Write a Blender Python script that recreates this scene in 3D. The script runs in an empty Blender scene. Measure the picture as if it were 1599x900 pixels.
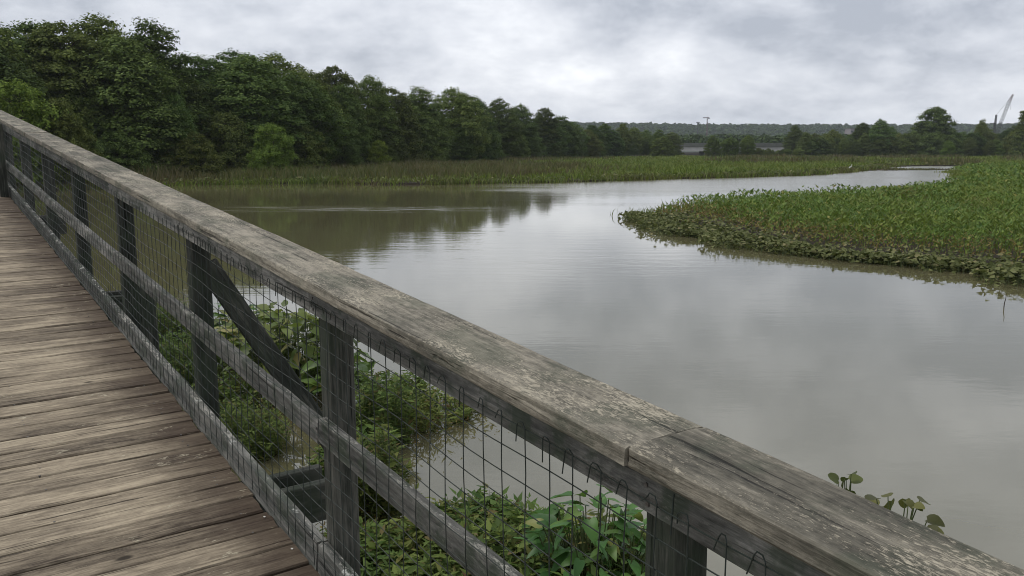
import bpy, math, random
import numpy as np
from mathutils import Matrix, Vector
from mathutils.geometry import delaunay_2d_cdt

random.seed(7)
rng = np.random.default_rng(11)
scene = bpy.context.scene
COL = scene.collection

# ------------------------------------------------------------------ camera
CAMZ = 3.3
FPX = 1330.0 / 1599.0
cam_d = bpy.data.cameras.new('camera'); cam = bpy.data.objects.new('camera', cam_d); COL.objects.link(cam)
cam_d.sensor_width = 36.0; cam_d.lens = 36.0 * FPX
cam_d.clip_start = 0.05; cam_d.clip_end = 9000
PITCH = math.atan(217.0 / 1330.0)
cam.location = (0, 0, CAMZ); cam.rotation_euler = (math.pi / 2 - PITCH, 0, 0)
scene.camera = cam

# ------------------------------------------------------------------ world: overcast sky
SUN_EL, SUN_AZ = math.radians(58), math.radians(-70)      # azimuth from +Y, clockwise
world = bpy.data.worlds.new('World'); scene.world = world; world.use_nodes = True
wt = world.node_tree; wt.nodes.clear()
def wn(t, **k):
    n = wt.nodes.new(t)
    for a, b in k.items(): setattr(n, a, b)
    return n
def wl(a, b): wt.links.new(a, b)
def wmath(op, a, b=None, c=None):
    n = wn('ShaderNodeMath', operation=op)
    for i, v in enumerate((a, b, c)):
        if v is None: continue
        if isinstance(v, (int, float)): n.inputs[i].default_value = v
        else: wl(v, n.inputs[i])
    return n.outputs[0]
wo = wn('ShaderNodeOutputWorld'); bg = wn('ShaderNodeBackground'); bg.inputs['Strength'].default_value = 0.1
sky = wn('ShaderNodeTexSky', sky_type='NISHITA', sun_disc=False)
sky.sun_elevation = SUN_EL; sky.sun_rotation = SUN_AZ; sky.air_density = 1.4; sky.dust_density = 2.5
tc = wn('ShaderNodeTexCoord'); sep = wn('ShaderNodeSeparateXYZ'); wl(tc.outputs['Generated'], sep.inputs[0])
zc = wmath('ADD', wmath('MAXIMUM', sep.outputs[2], 0.0), 0.42)
cmb = wn('ShaderNodeCombineXYZ')
wl(wmath('DIVIDE', sep.outputs[0], zc), cmb.inputs[0]); wl(wmath('DIVIDE', sep.outputs[1], zc), cmb.inputs[1])
def wnoise(scale, detail, rough, off, dist=0.0):
    mp = wn('ShaderNodeMapping'); mp.inputs['Location'].default_value = off
    wl(cmb.outputs[0], mp.inputs['Vector'])
    n = wn('ShaderNodeTexNoise'); n.inputs['Scale'].default_value = scale; n.inputs['Detail'].default_value = detail
    n.inputs['Roughness'].default_value = rough; n.inputs['Distortion'].default_value = dist
    wl(mp.outputs[0], n.inputs['Vector']); return n.outputs[0]
n1 = wnoise(1.5, 5, 0.55, (9.1, 14.2, 0.0), 0.15)
n2 = wnoise(3.6, 7, 0.6, (3.3, 0.7, 3.0), 0.15)
n3 = wnoise(9.0, 5, 0.6, (1.4, 7.2, 5.0), 0.1)
cl = wmath('ADD', wmath('ADD', wmath('MULTIPLY', n1, 0.5), wmath('MULTIPLY', n2, 0.38)), wmath('MULTIPLY', n3, 0.12))
ramp = wn('ShaderNodeValToRGB'); wl(cl, ramp.inputs[0])
e = ramp.color_ramp.elements
e[0].position = 0.40; e[0].color = (4.4, 4.75, 5.5, 1)
e[1].position = 0.635; e[1].color = (10.2, 10.4, 10.8, 1)
m_ = ramp.color_ramp.elements.new(0.48); m_.color = (6.5, 6.8, 7.5, 1)
m_ = ramp.color_ramp.elements.new(0.55); m_.color = (8.0, 8.25, 8.85, 1)
mix = wn('ShaderNodeMix', data_type='RGBA'); mix.inputs[0].default_value = 0.94
wl(sky.outputs[0], mix.inputs[6]); wl(ramp.outputs[0], mix.inputs[7])
wl(mix.outputs[2], bg.inputs['Color']); wl(bg.outputs[0], wo.inputs['Surface'])

# ------------------------------------------------------------------ sun (veiled by cloud)
sd = bpy.data.lights.new('sun', 'SUN'); sd.energy = 1.5; sd.angle = math.radians(30); sd.color = (1.0, 0.96, 0.9)
sun = bpy.data.objects.new('sun', sd); COL.objects.link(sun)
sdir = Vector((math.cos(SUN_EL) * math.sin(SUN_AZ), math.cos(SUN_EL) * math.cos(SUN_AZ), math.sin(SUN_EL)))
sun.location = (0, 0, 40); sun.rotation_euler = sdir.to_track_quat('Z', 'Y').to_euler()

vs = scene.view_settings
vs.view_transform = 'Standard'; vs.look = 'None'; vs.exposure = 0.15; vs.gamma = 1.0; vs.use_curve_mapping = False
scene.render.engine = 'CYCLES'
scene.cycles.max_bounces = 6; scene.cycles.diffuse_bounces = 3; scene.cycles.glossy_bounces = 3
scene.cycles.transmission_bounces = 3; scene.cycles.transparent_max_bounces = 8; scene.cycles.volume_bounces = 2
scene.cycles.use_denoising = True
scene.cycles.filter_width = 1.0

# ------------------------------------------------------------------ helpers
def link(o, parent=None):
    COL.objects.link(o)
    if parent is not None: o.parent = parent
    return o
def tag(o, label=None, cat=None, group=None, kind=None):
    if label: o['label'] = label
    if cat: o['category'] = cat
    if group: o['group'] = group
    if kind: o['kind'] = kind
    return o
def empty(name, loc=(0, 0, 0)):
    o = bpy.data.objects.new(name, None); o.location = loc; o.empty_display_size = 0.2
    return link(o)
def mesh(name, v, f, mat=None, smooth=False):
    """v (n,3), f list of tuples or an (m,k) array"""
    me = bpy.data.meshes.new(name)
    v = np.asarray(v, dtype=np.float32)
    if isinstance(f, np.ndarray):
        m, k = f.shape
        me.vertices.add(len(v)); me.vertices.foreach_set('co', v.ravel())
        me.loops.add(m * k); me.loops.foreach_set('vertex_index', f.astype(np.int32).ravel())
        me.polygons.add(m); me.polygons.foreach_set('loop_start', np.arange(0, m * k, k, dtype=np.int32))
        if smooth: me.polygons.foreach_set('use_smooth', np.ones(m, dtype=bool))
        me.update(calc_edges=True)
    else:
        me.from_pydata(v.tolist(), [], f)
        if smooth: me.polygons.foreach_set('use_smooth', np.ones(len(me.polygons), dtype=bool))
        me.update()
    if mat: me.materials.append(mat)
    return me
def obj(name, me, parent=None, loc=None, mw=None):
    o = bpy.data.objects.new(name, me)
    if loc is not None: o.location = loc
    link(o, parent)
    if mw is not None: o.matrix_world = mw if parent is None else Matrix.Translation(-Vector(parent.location)) @ mw
    if parent is not None and mw is not None:
        o.matrix_basis = Matrix.Translation(-Vector(parent.location)) @ mw
    return o
def copy_tree(root, **k):
    r = root.copy(); COL.objects.link(r)
    for ch in root.children:
        c = ch.copy(); COL.objects.link(c); c.parent = r
    return r
class MB:
    def __init__(s): s.v = []; s.f = []
    def add(s, v, f):
        b = len(s.v); s.v += [tuple(map(float, p)) for p in v]; s.f += [tuple(i + b for i in q) for q in f]
    def box(s, c, h, M=None):
        v = [Vector((c[0] + sx * h[0], c[1] + sy * h[1], c[2] + sz * h[2])) for sx in (-1, 1) for sy in (-1, 1) for sz in (-1, 1)]
        if M is not None: v = [M @ p for p in v]
        s.add(v, [(0, 1, 3, 2), (4, 6, 7, 5), (0, 4, 5, 1), (2, 3, 7, 6), (0, 2, 6, 4), (1, 5, 7, 3)])
    def tube(s, pts, rad, n=6, cap=True):
        pts = [Vector(p) for p in pts]; rings = []
        if isinstance(rad, (int, float)): rad = [rad] * len(pts)
        for i, p in enumerate(pts):
            t = (pts[min(i + 1, len(pts) - 1)] - pts[max(i - 1, 0)]).normalized()
            a = t.cross(Vector((0, 0, 1)) if abs(t.z) < 0.9 else Vector((1, 0, 0))).normalized(); b = t.cross(a)
            rings.append([p + (a * math.cos(k * 2 * math.pi / n) + b * math.sin(k * 2 * math.pi / n)) * rad[i] for k in range(n)])
        v = [q for rg in rings for q in rg]; f = []
        for i in range(len(pts) - 1):
            for k in range(n):
                f.append((i * n + k, i * n + (k + 1) % n, (i + 1) * n + (k + 1) % n, (i + 1) * n + k))
        if cap:
            f.append(tuple(range(n - 1, -1, -1))); f.append(tuple((len(pts) - 1) * n + k for k in range(n)))
        s.add(v, f)
    def mesh(s, name, mat, smooth=False): return mesh(name, s.v, s.f, mat, smooth)
def noise1(x, scale, r, octs=3):
    x = np.asarray(x, float); out = np.zeros_like(x); amp = 1.0; tot = 0
    for o in range(octs):
        q = x / scale; i0 = np.floor(q).astype(int); t = q - i0; t = t * t * (3 - 2 * t)
        lo = i0.min(); tab = r.uniform(-1, 1, i0.max() - lo + 3)
        out += amp * (tab[i0 - lo] * (1 - t) + tab[i0 - lo + 1] * t); tot += amp; amp *= 0.5; scale *= 0.45
    return out / tot
_T = np.random.default_rng(5).uniform(0, 1, (256, 256))
def noise2(x, y, scale, octs=3):
    out = 0; amp = 1.0; tot = 0
    for o in range(octs):
        u = np.asarray(x) / scale + 17.3 * o; v = np.asarray(y) / scale + 5.1 * o
        i = np.floor(u).astype(int); j = np.floor(v).astype(int); a = u - i; b = v - j
        a = a * a * (3 - 2 * a); b = b * b * (3 - 2 * b)
        g = lambda p, q: _T[p & 255, q & 255]
        out = out + amp * ((g(i, j) * (1 - a) + g(i + 1, j) * a) * (1 - b) + (g(i, j + 1) * (1 - a) + g(i + 1, j + 1) * a) * b)
        tot += amp; amp *= 0.5; scale = scale * 0.5
    return out / tot
def ground(px, py, z=0.0):
    """measured point of the survey picture -> place on the level z"""
    F = np.array([0, math.cos(PITCH), -math.sin(PITCH)]); U = np.array([0, math.sin(PITCH), math.cos(PITCH)])
    d = F * 1330.0 + np.array([1.0, 0, 0]) * (px - 799.5) - U * (py - 450.0)
    t = (z - CAMZ) / d[2]; return np.array([d[0] * t, d[1] * t, z])
def inside(px, py, poly):
    c = np.zeros(len(px), bool); n = len(poly)
    for i in range(n):
        x0, y0 = poly[i]; x1, y1 = poly[(i + 1) % n]
        if y0 == y1: continue
        k = ((y0 > py) != (y1 > py)) & (px < (x1 - x0) * (py - y0) / (y1 - y0) + x0)
        c ^= k
    return c
def edge_dist(px, py, poly, closed=True):
    d = np.full(len(px), 1e9); n = len(poly)
    for i in range(n if closed else n - 1):
        x0, y0 = poly[i]; x1, y1 = poly[(i + 1) % n]
        L2 = (x1 - x0) ** 2 + (y1 - y0) ** 2 + 1e-9
        t = np.clip(((px - x0) * (x1 - x0) + (py - y0) * (y1 - y0)) / L2, 0, 1)
        d = np.minimum(d, np.hypot(px - x0 - t * (x1 - x0), py - y0 - t * (y1 - y0)))
    return d

# ------------------------------------------------------------------ materials
def new_mat(name):
    m = bpy.data.materials.new(name); m.use_nodes = True; nt = m.node_tree; nt.nodes.clear()
    out = nt.nodes.new('ShaderNodeOutputMaterial')
    return m, nt, out
class N:
    def __init__(s, nt): s.nt = nt
    def n(s, t, **k):
        x = s.nt.nodes.new(t)
        for a, b in k.items(): setattr(x, a, b)
        return x
    def l(s, a, b): s.nt.links.new(a, b)
    def put(s, sock, v):
        if hasattr(v, 'is_linked') or isinstance(v, bpy.types.NodeSocket): s.l(v, sock)
        else: sock.default_value = v
    def math(s, op, a, b=None, c=None, clamp=False):
        x = s.n('ShaderNodeMath', operation=op); x.use_clamp = clamp
        for i, v in enumerate((a, b, c)):
            if v is not None: s.put(x.inputs[i], v)
        return x.outputs[0]
    def noise(s, vec, scale, detail=4, rough=0.55, loc=(0, 0, 0), stretch=(1, 1, 1), dist=0.0):
        mp = s.n('ShaderNodeMapping'); s.l(vec, mp.inputs['Vector'])
        mp.inputs['Scale'].default_value = stretch; mp.inputs['Location'].default_value = loc
        x = s.n('ShaderNodeTexNoise'); s.l(mp.outputs[0], x.inputs['Vector'])
        x.inputs['Scale'].default_value = scale; x.inputs['Detail'].default_value = detail
        x.inputs['Roughness'].default_value = rough; x.inputs['Distortion'].default_value = dist
        return x.outputs[0]
    def ramp(s, fac, stops, interp='LINEAR'):
        x = s.n('ShaderNodeValToRGB'); s.l(fac, x.inputs[0]); cr = x.color_ramp; cr.interpolation = interp
        while len(cr.elements) < len(stops): cr.elements.new(0.5)
        for e, (p, c) in zip(cr.elements, stops):
            e.position = p; e.color = (*c, 1) if len(c) == 3 else c
        return x.outputs[0]
    def step(s, v, lo, hi):
        x = s.n('ShaderNodeMapRange'); x.interpolation_type = 'SMOOTHSTEP'
        s.l(v, x.inputs[0]); x.inputs[1].default_value = lo; x.inputs[2].default_value = hi
        return x.outputs[0]
    def mix(s, fac, a, b, blend='MIX'):
        x = s.n('ShaderNodeMix', data_type='RGBA', blend_type=blend)
        s.put(x.inputs[0], fac); s.put(x.inputs[6], a if not isinstance(a, tuple) else (*a, 1)[:4]); s.put(x.inputs[7], b if not isinstance(b, tuple) else (*b, 1)[:4])
        return x.outputs[2]
    def bump(s, h, strength, dist):
        x = s.n('ShaderNodeBump'); x.inputs['Strength'].default_value = strength; x.inputs['Distance'].default_value = dist
        s.l(h, x.inputs['Height']); return x.outputs[0]
    def bsdf(s, out, col, rough=0.8, normal=None, spec=0.3, **k):
        b = s.n('ShaderNodeBsdfPrincipled'); s.put(b.inputs['Base Color'], (*col, 1) if isinstance(col, tuple) and len(col) == 3 else col)
        s.put(b.inputs['Roughness'], rough); b.inputs['Specular IOR Level'].default_value = spec
        if normal is not None: s.l(normal, b.inputs['Normal'])
        for a, v in k.items(): b.inputs[a].default_value = v
        s.l(b.outputs[0], out.inputs['Surface']); return b

def wood(name, dark, mid, light, lichen=None, lich_amt=0.0, lich_scale=18.0, algae=0.0, edge_stain=None, knots=0.0, white=0.0, speck=0.0, ascale=3.0, wear=0.5, fsc=260):
    """old grey timber, grain along local X"""
    m, nt, out = new_mat(name); g = N(nt)
    tc = g.n('ShaderNodeTexCoord'); oi = g.n('ShaderNodeObjectInfo')
    off = g.n('ShaderNodeVectorMath', operation='SCALE'); off.inputs[0].default_value = (41.0, 17.0, 29.0); g.l(oi.outputs['Random'], off.inputs['Scale'])
    ad = g.n('ShaderNodeVectorMath', operation='ADD'); g.l(tc.outputs['Object'], ad.inputs[0]); g.l(off.outputs[0], ad.inputs[1])
    v = ad.outputs[0]
    warp = g.noise(v, 2.0, 3, 0.5, stretch=(0.6, 3, 3))
    wv = g.n('ShaderNodeVectorMath', operation='SCALE'); g.l(warp, wv.inputs['Scale']); wv.inputs[0].default_value = (0, 0.03, 0.03)
    v2n = g.n('ShaderNodeVectorMath', operation='ADD'); g.l(v, v2n.inputs[0]); g.l(wv.outputs[0], v2n.inputs[1]); v2 = v2n.outputs[0]
    grain = g.noise(v2, 1.0, 6, 0.66, stretch=(3.2, 60, 60))
    fine = g.noise(v2, 1.0, 4, 0.6, (3, 9, 2), stretch=(16, fsc, fsc))
    blot = g.noise(v, 1.0, 5, 0.6, (7, 1, 4), stretch=(2.6, 9, 9))
    if speck:
        sk = g.noise(v, 1.0, 6, 0.7, (4, 4, 1), stretch=(32, 62, 62)); grain = g.math('ADD', g.math('MULTIPLY', grain, 1 - speck), g.math('MULTIPLY', sk, speck))
    tone = g.math('ADD', g.math('ADD', g.math('MULTIPLY', grain, 0.5), g.math('MULTIPLY', blot, 0.35)), g.math('MULTIPLY', fine, 0.15))
    tone = g.math('ADD', tone, g.math('MULTIPLY', g.math('SUBTRACT', oi.outputs['Random'], 0.5), 0.10))
    col = g.ramp(tone, [(0.37, dark), (0.5, mid), (0.61, light)])
    cr = g.noise(v2, 1.0, 3, 0.5, (2, 8, 6), stretch=(1.1, 55, 55))
    crack = g.step(cr, 0.645, 0.70)
    col = g.mix(g.math('MULTIPLY', crack, 0.75), col, tuple(x * 0.22 for x in dark))
    h = g.math('SUBTRACT', g.math('ADD', g.math('MULTIPLY', grain, 0.5), g.math('MULTIPLY', fine, 0.35)), g.math('MULTIPLY', crack, 0.8))
    if knots:
        vo = g.n('ShaderNodeTexVoronoi'); mp = g.n('ShaderNodeMapping'); g.l(v, mp.inputs['Vector']); mp.inputs['Scale'].default_value = (2.2, 4.5, 0.2)
        g.l(mp.outputs[0], vo.inputs['Vector']); vo.inputs['Scale'].default_value = 1.0
        kn = g.math('SUBTRACT', 1.0, g.step(vo.outputs['Distance'], 0.04, 0.10))
        col = g.mix(g.math('MULTIPLY', kn, knots), col, tuple(x * 0.35 for x in dark)); h = g.math('SUBTRACT', h, g.math('MULTIPLY', kn, 0.4))
    if algae:
        al = g.step(g.noise(v, ascale, 5, 0.65, (5, 5, 5)), 0.47, 0.62)
        col = g.mix(g.math('MULTIPLY', al, algae), col, (0.035, 0.05, 0.03))
    if edge_stain is not None:      # damp, algae-dark strip where leaves gather along the kick board
        sp = g.n('ShaderNodeSeparateXYZ'); g.l(tc.outputs['Object'], sp.inputs[0])
        q = g.math('ADD', sp.outputs[0], g.math('MULTIPLY', g.math('SUBTRACT', g.noise(v, 5.0, 4, 0.6), 0.5), 0.5))
        st = g.step(q, edge_stain - 0.32, edge_stain + 0.06)
        col = g.mix(g.math('MULTIPLY', st, 0.72), col, (0.036, 0.022, 0.015))
    if lichen:
        geo = g.n('ShaderNodeNewGeometry'); sn = g.n('ShaderNodeSeparateXYZ'); g.l(geo.outputs['Normal'], sn.inputs[0])
        up = g.step(sn.outputs[2], 0.35, 0.85)
        big = g.noise(v, 1.0, 4, 0.6, (1, 2, 3), stretch=(3.0, 6, 6))
        sm = g.noise(v2, 1.0, 5, 0.7, (9, 2, 3), stretch=(lich_scale, lich_scale * 2.8, lich_scale * 2.8))
        lm = g.step(g.math('ADD', g.math('MULTIPLY', big, 0.42), g.math('MULTIPLY', sm, 0.58)), 0.56 - lich_amt, 0.62 - lich_amt)
        lm = g.math('MULTIPLY', lm, g.math('ADD', g.math('MULTIPLY', up, 0.8), 0.2))
        lc = g.ramp(g.noise(v, 14.0, 3, 0.5), [(0.35, tuple(x * 0.75 for x in lichen)), (0.65, tuple(min(1, x * 1.2) for x in lichen))])
        col = g.mix(g.math('MULTIPLY', lm, 0.8), col, lc); h = g.math('ADD', h, g.math('MULTIPLY', lm, 0.25))
        if white:
            wm = g.math('MULTIPLY', g.step(g.noise(v, 9.0, 4, 0.65, (6, 1, 8)), 0.58, 0.66), g.math('ADD', g.math('MULTIPLY', up, 0.85), 0.15))
            col = g.mix(g.math('MULTIPLY', wm, white), col, (0.50, 0.50, 0.46))
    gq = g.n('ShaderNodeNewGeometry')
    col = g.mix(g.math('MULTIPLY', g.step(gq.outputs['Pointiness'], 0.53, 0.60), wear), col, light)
    nrm = g.bump(h, 0.85, 0.006)
    g.bsdf(out, col, g.math('ADD', 0.72, g.math('MULTIPLY', blot, 0.25)), nrm, 0.2)
    return m

def simple(name, col, var=0.25, scale=3.0, rough=0.8, bump=0.0, spec=0.3, metallic=0.0):
    m, nt, out = new_mat(name); g = N(nt); tc = g.n('ShaderNodeTexCoord')
    n = g.noise(tc.outputs['Object'], scale, 5, 0.6)
    c = g.ramp(n, [(0.3, tuple(x * (1 - var) for x in col)), (0.7, tuple(min(1, x * (1 + var)) for x in col))])
    nm = g.bump(n, bump, 0.02) if bump else None
    g.bsdf(out, c, rough, nm, spec, Metallic=metallic); return m

def leaf(name, stops, trans=0.25, obj_var=0.0, rough=0.55, patch=None, spec=0.25):
    """stops: colours picked per leaf; patch: (scale, colour, lo, hi) slow change of plant colour over the ground"""
    m, nt, out = new_mat(name); g = N(nt)
    geo = g.n('ShaderNodeNewGeometry'); fac = geo.outputs['Random Per Island']
    col = g.ramp(fac, stops)
    if obj_var:
        oi = g.n('ShaderNodeObjectInfo')
        hs = g.n('ShaderNodeHueSaturation'); g.l(col, hs.inputs['Color'])
        g.l(g.math('ADD', 0.5, g.math('MULTIPLY', g.math('SUBTRACT', oi.outputs['Random'], 0.5), -0.05)), hs.inputs['Hue'])
        rr = g.math('FRACT', g.math('MULTIPLY', oi.outputs['Random'], 7.31))
        g.l(g.math('ADD', 1 - obj_var, g.math('MULTIPLY', rr, 2 * obj_var)), hs.inputs['Value'])
        hs.inputs['Saturation'].default_value = 0.95; col = hs.outputs[0]
    if patch:
        tc = g.n('ShaderNodeTexCoord')
        for (sc, pc, lo, hi, amt, loc) in patch:
            pm = g.step(g.noise(tc.outputs['Object'], sc, 4, 0.6, loc), lo, hi)
            col = g.mix(g.math('MULTIPLY', pm, amt), col, pc)
    b = g.n('ShaderNodeBsdfPrincipled'); g.l(col, b.inputs['Base Color']); b.inputs['Roughness'].default_value = rough
    b.inputs['Specular IOR Level'].default_value = spec
    t = g.n('ShaderNodeBsdfTranslucent'); g.l(g.mix(0.5, col, (0.10, 0.14, 0.02)), t.inputs['Color'])
    ms = g.n('ShaderNodeMixShader'); ms.inputs[0].default_value = trans
    g.l(b.outputs[0], ms.inputs[1]); g.l(t.outputs[0], ms.inputs[2]); g.l(ms.outputs[0], out.inputs['Surface'])
    return m

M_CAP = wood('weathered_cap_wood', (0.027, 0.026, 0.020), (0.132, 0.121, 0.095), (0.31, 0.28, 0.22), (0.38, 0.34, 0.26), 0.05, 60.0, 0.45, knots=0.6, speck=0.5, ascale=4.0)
M_RAIL = wood('weathered_rail_wood', (0.036, 0.036, 0.032), (0.130, 0.128, 0.115), (0.31, 0.30, 0.27), (0.36, 0.35, 0.30), 0.0, 30.0, 0.65, speck=0.3, ascale=9.0)
M_KICK = wood('weathered_kick_wood', (0.030, 0.032, 0.028), (0.092, 0.092, 0.082), (0.23, 0.225, 0.20), (0.42, 0.40, 0.35), 0.04, 28.0, 0.6, white=0.9, speck=0.3, ascale=7.0)
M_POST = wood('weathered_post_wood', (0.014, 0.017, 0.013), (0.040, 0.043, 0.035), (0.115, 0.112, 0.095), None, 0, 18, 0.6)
M_PLANK = wood('weathered_plank_wood', (0.060, 0.046, 0.033), (0.225, 0.185, 0.132), (0.42, 0.352, 0.252), (0.46, 0.41, 0.30), -0.035, 16.0, 0.0, edge_stain=2.5, knots=0.9, speck=0.3, wear=0.0, fsc=150)
M_WIRE = simple('green_wire_coating', (0.018, 0.026, 0.022), 0.3, 40, 0.45, spec=0.4)
M_STEEL = simple('galvanised_nail_steel', (0.12, 0.11, 0.10), 0.4, 60, 0.5, metallic=0.6)
M_BARK = simple('tree_bark', (0.06, 0.048, 0.036), 0.4, 6, 0.9, 0.4)
M_MUD = simple('marsh_mud', (0.026, 0.021, 0.014), 0.35, 1.5, 0.9, 0.0, 0.1)
M_CONC = simple('bridge_concrete', (0.46, 0.45, 0.42), 0.12, 0.6, 0.85)
M_CONC2 = simple('bridge_barrier_concrete', (0.13, 0.135, 0.115), 0.2, 0.5, 0.85)
M_DARKST = simple('crane_steel', (0.055, 0.05, 0.055), 0.2, 2, 0.6)
M_REDST = simple('boom_tip_steel', (0.11, 0.045, 0.04), 0.2, 2, 0.6)
M_BUILD = simple('pale_building_wall', (0.24, 0.215, 0.22), 0.1, 0.1, 0.9)
M_WINDOW = simple('building_window_glass', (0.06, 0.07, 0.08), 0.2, 0.5, 0.2)
M_STALK = simple('green_stalk', (0.075, 0.10, 0.035), 0.3, 8, 0.6)
M_TWIG = simple('dead_twig', (0.05, 0.04, 0.032), 0.3, 10, 0.9)
M_FEATHER = simple('white_feathers', (0.78, 0.78, 0.76), 0.05, 10, 0.8)
M_BEAK = simple('yellow_beak', (0.5, 0.33, 0.05), 0.1, 10, 0.5)
M_FLECK = simple('pale_petal', (0.62, 0.60, 0.55), 0.1, 50, 0.8)

# foliage: colours of whole leaf sprays, light and dark
M_TREE = leaf('tree_foliage', [(0.0, (0.034, 0.058, 0.012)), (0.5, (0.084, 0.126, 0.027)), (1.0, (0.15, 0.20, 0.045))], 0.28, 0.38, 0.7, spec=0.08)
M_TREE2 = leaf('pale_tree_foliage', [(0.0, (0.048, 0.076, 0.013)), (0.5, (0.105, 0.148, 0.028)), (1.0, (0.17, 0.21, 0.045))], 0.3, 0.25, 0.7, spec=0.08)
M_WILLOW = leaf('willow_foliage', [(0.0, (0.085, 0.13, 0.014)), (0.5, (0.16, 0.215, 0.026)), (1.0, (0.22, 0.27, 0.038))], 0.32, 0.15, 0.7, spec=0.08)
M_FARTREE = leaf('far_wood_foliage', [(0.0, (0.020, 0.038, 0.011)), (1.0, (0.060, 0.092, 0.024))], 0.15, 0.0, 0.7, spec=0.08)
M_REED = leaf('reed_blades', [(0.0, (0.062, 0.078, 0.020)), (0.5, (0.105, 0.112, 0.034)), (1.0, (0.17, 0.15, 0.060))], 0.25, 0, patch=[(0.05, (0.105, 0.074, 0.040), 0.42, 0.6, 0.75, (0, 0, 0)), (0.09, (0.055, 0.11, 0.028), 0.52, 0.68, 0.5, (4, 8, 0))])
M_GRASS = leaf('marsh_grass_blades', [(0.0, (0.072, 0.115, 0.016)), (0.5, (0.135, 0.195, 0.026)), (1.0, (0.20, 0.245, 0.045))], 0.28, 0, patch=[(0.06, (0.15, 0.16, 0.034), 0.45, 0.62, 0.7, (0, 0, 0)), (0.16, (0.055, 0.085, 0.018), 0.55, 0.68, 0.7, (4, 8, 0))])
M_ARUM = leaf('arum_leaves', [(0.0, (0.050, 0.105, 0.018)), (0.5, (0.105, 0.180, 0.028)), (0.93, (0.17, 0.24, 0.042)), (1.0, (0.30, 0.27, 0.08))], 0.28, 0, 0.5, patch=[(0.22, (0.17, 0.20, 0.028), 0.50, 0.64, 0.6, (0, 3, 0)), (0.4, (0.035, 0.075, 0.016), 0.55, 0.68, 0.6, (4, 8, 0)), (0.3, (0.13, 0.085, 0.03), 0.58, 0.70, 0.6, (14, 2, 0))], spec=0.2)
M_DOCK = leaf('spatterdock_leaves', [(0.0, (0.050, 0.060, 0.017)), (0.5, (0.100, 0.115, 0.036)), (0.9, (0.155, 0.165, 0.062)), (1.0, (0.24, 0.21, 0.10))], 0.2, 0, 0.6, spec=0.15)
M_BROWNW = leaf('brown_marsh_weed', [(0.0, (0.085, 0.055, 0.018)), (0.5, (0.175, 0.115, 0.034)), (1.0, (0.22, 0.20, 0.042))], 0.25)
M_HERB = leaf('herb_leaves', [(0.0, (0.048, 0.085, 0.016)), (0.5, (0.110, 0.165, 0.030)), (0.85, (0.18, 0.23, 0.045)), (1.0, (0.15, 0.10, 0.04))], 0.32, 0.2, 0.6, spec=0.15)
M_BROAD = leaf('broad_leaves', [(0.0, (0.045, 0.105, 0.018)), (0.5, (0.085, 0.180, 0.030)), (0.92, (0.14, 0.25, 0.045)), (1.0, (0.30, 0.26, 0.06))], 0.34, 0.12, 0.4, spec=0.3)
M_OLIVE = leaf('olive_broad_leaves', [(0.0, (0.058, 0.092, 0.018)), (0.5, (0.12, 0.17, 0.032)), (0.9, (0.21, 0.24, 0.055)), (1.0, (0.36, 0.31, 0.11))], 0.36, 0.12, 0.45, spec=0.25)

M_DOCKN = leaf('nodding_dock_leaves', [(0.0, (0.045, 0.052, 0.014)), (0.6, (0.088, 0.098, 0.024)), (1.0, (0.15, 0.16, 0.04))], 0.25, 0.1, 0.5, spec=0.2)
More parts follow.
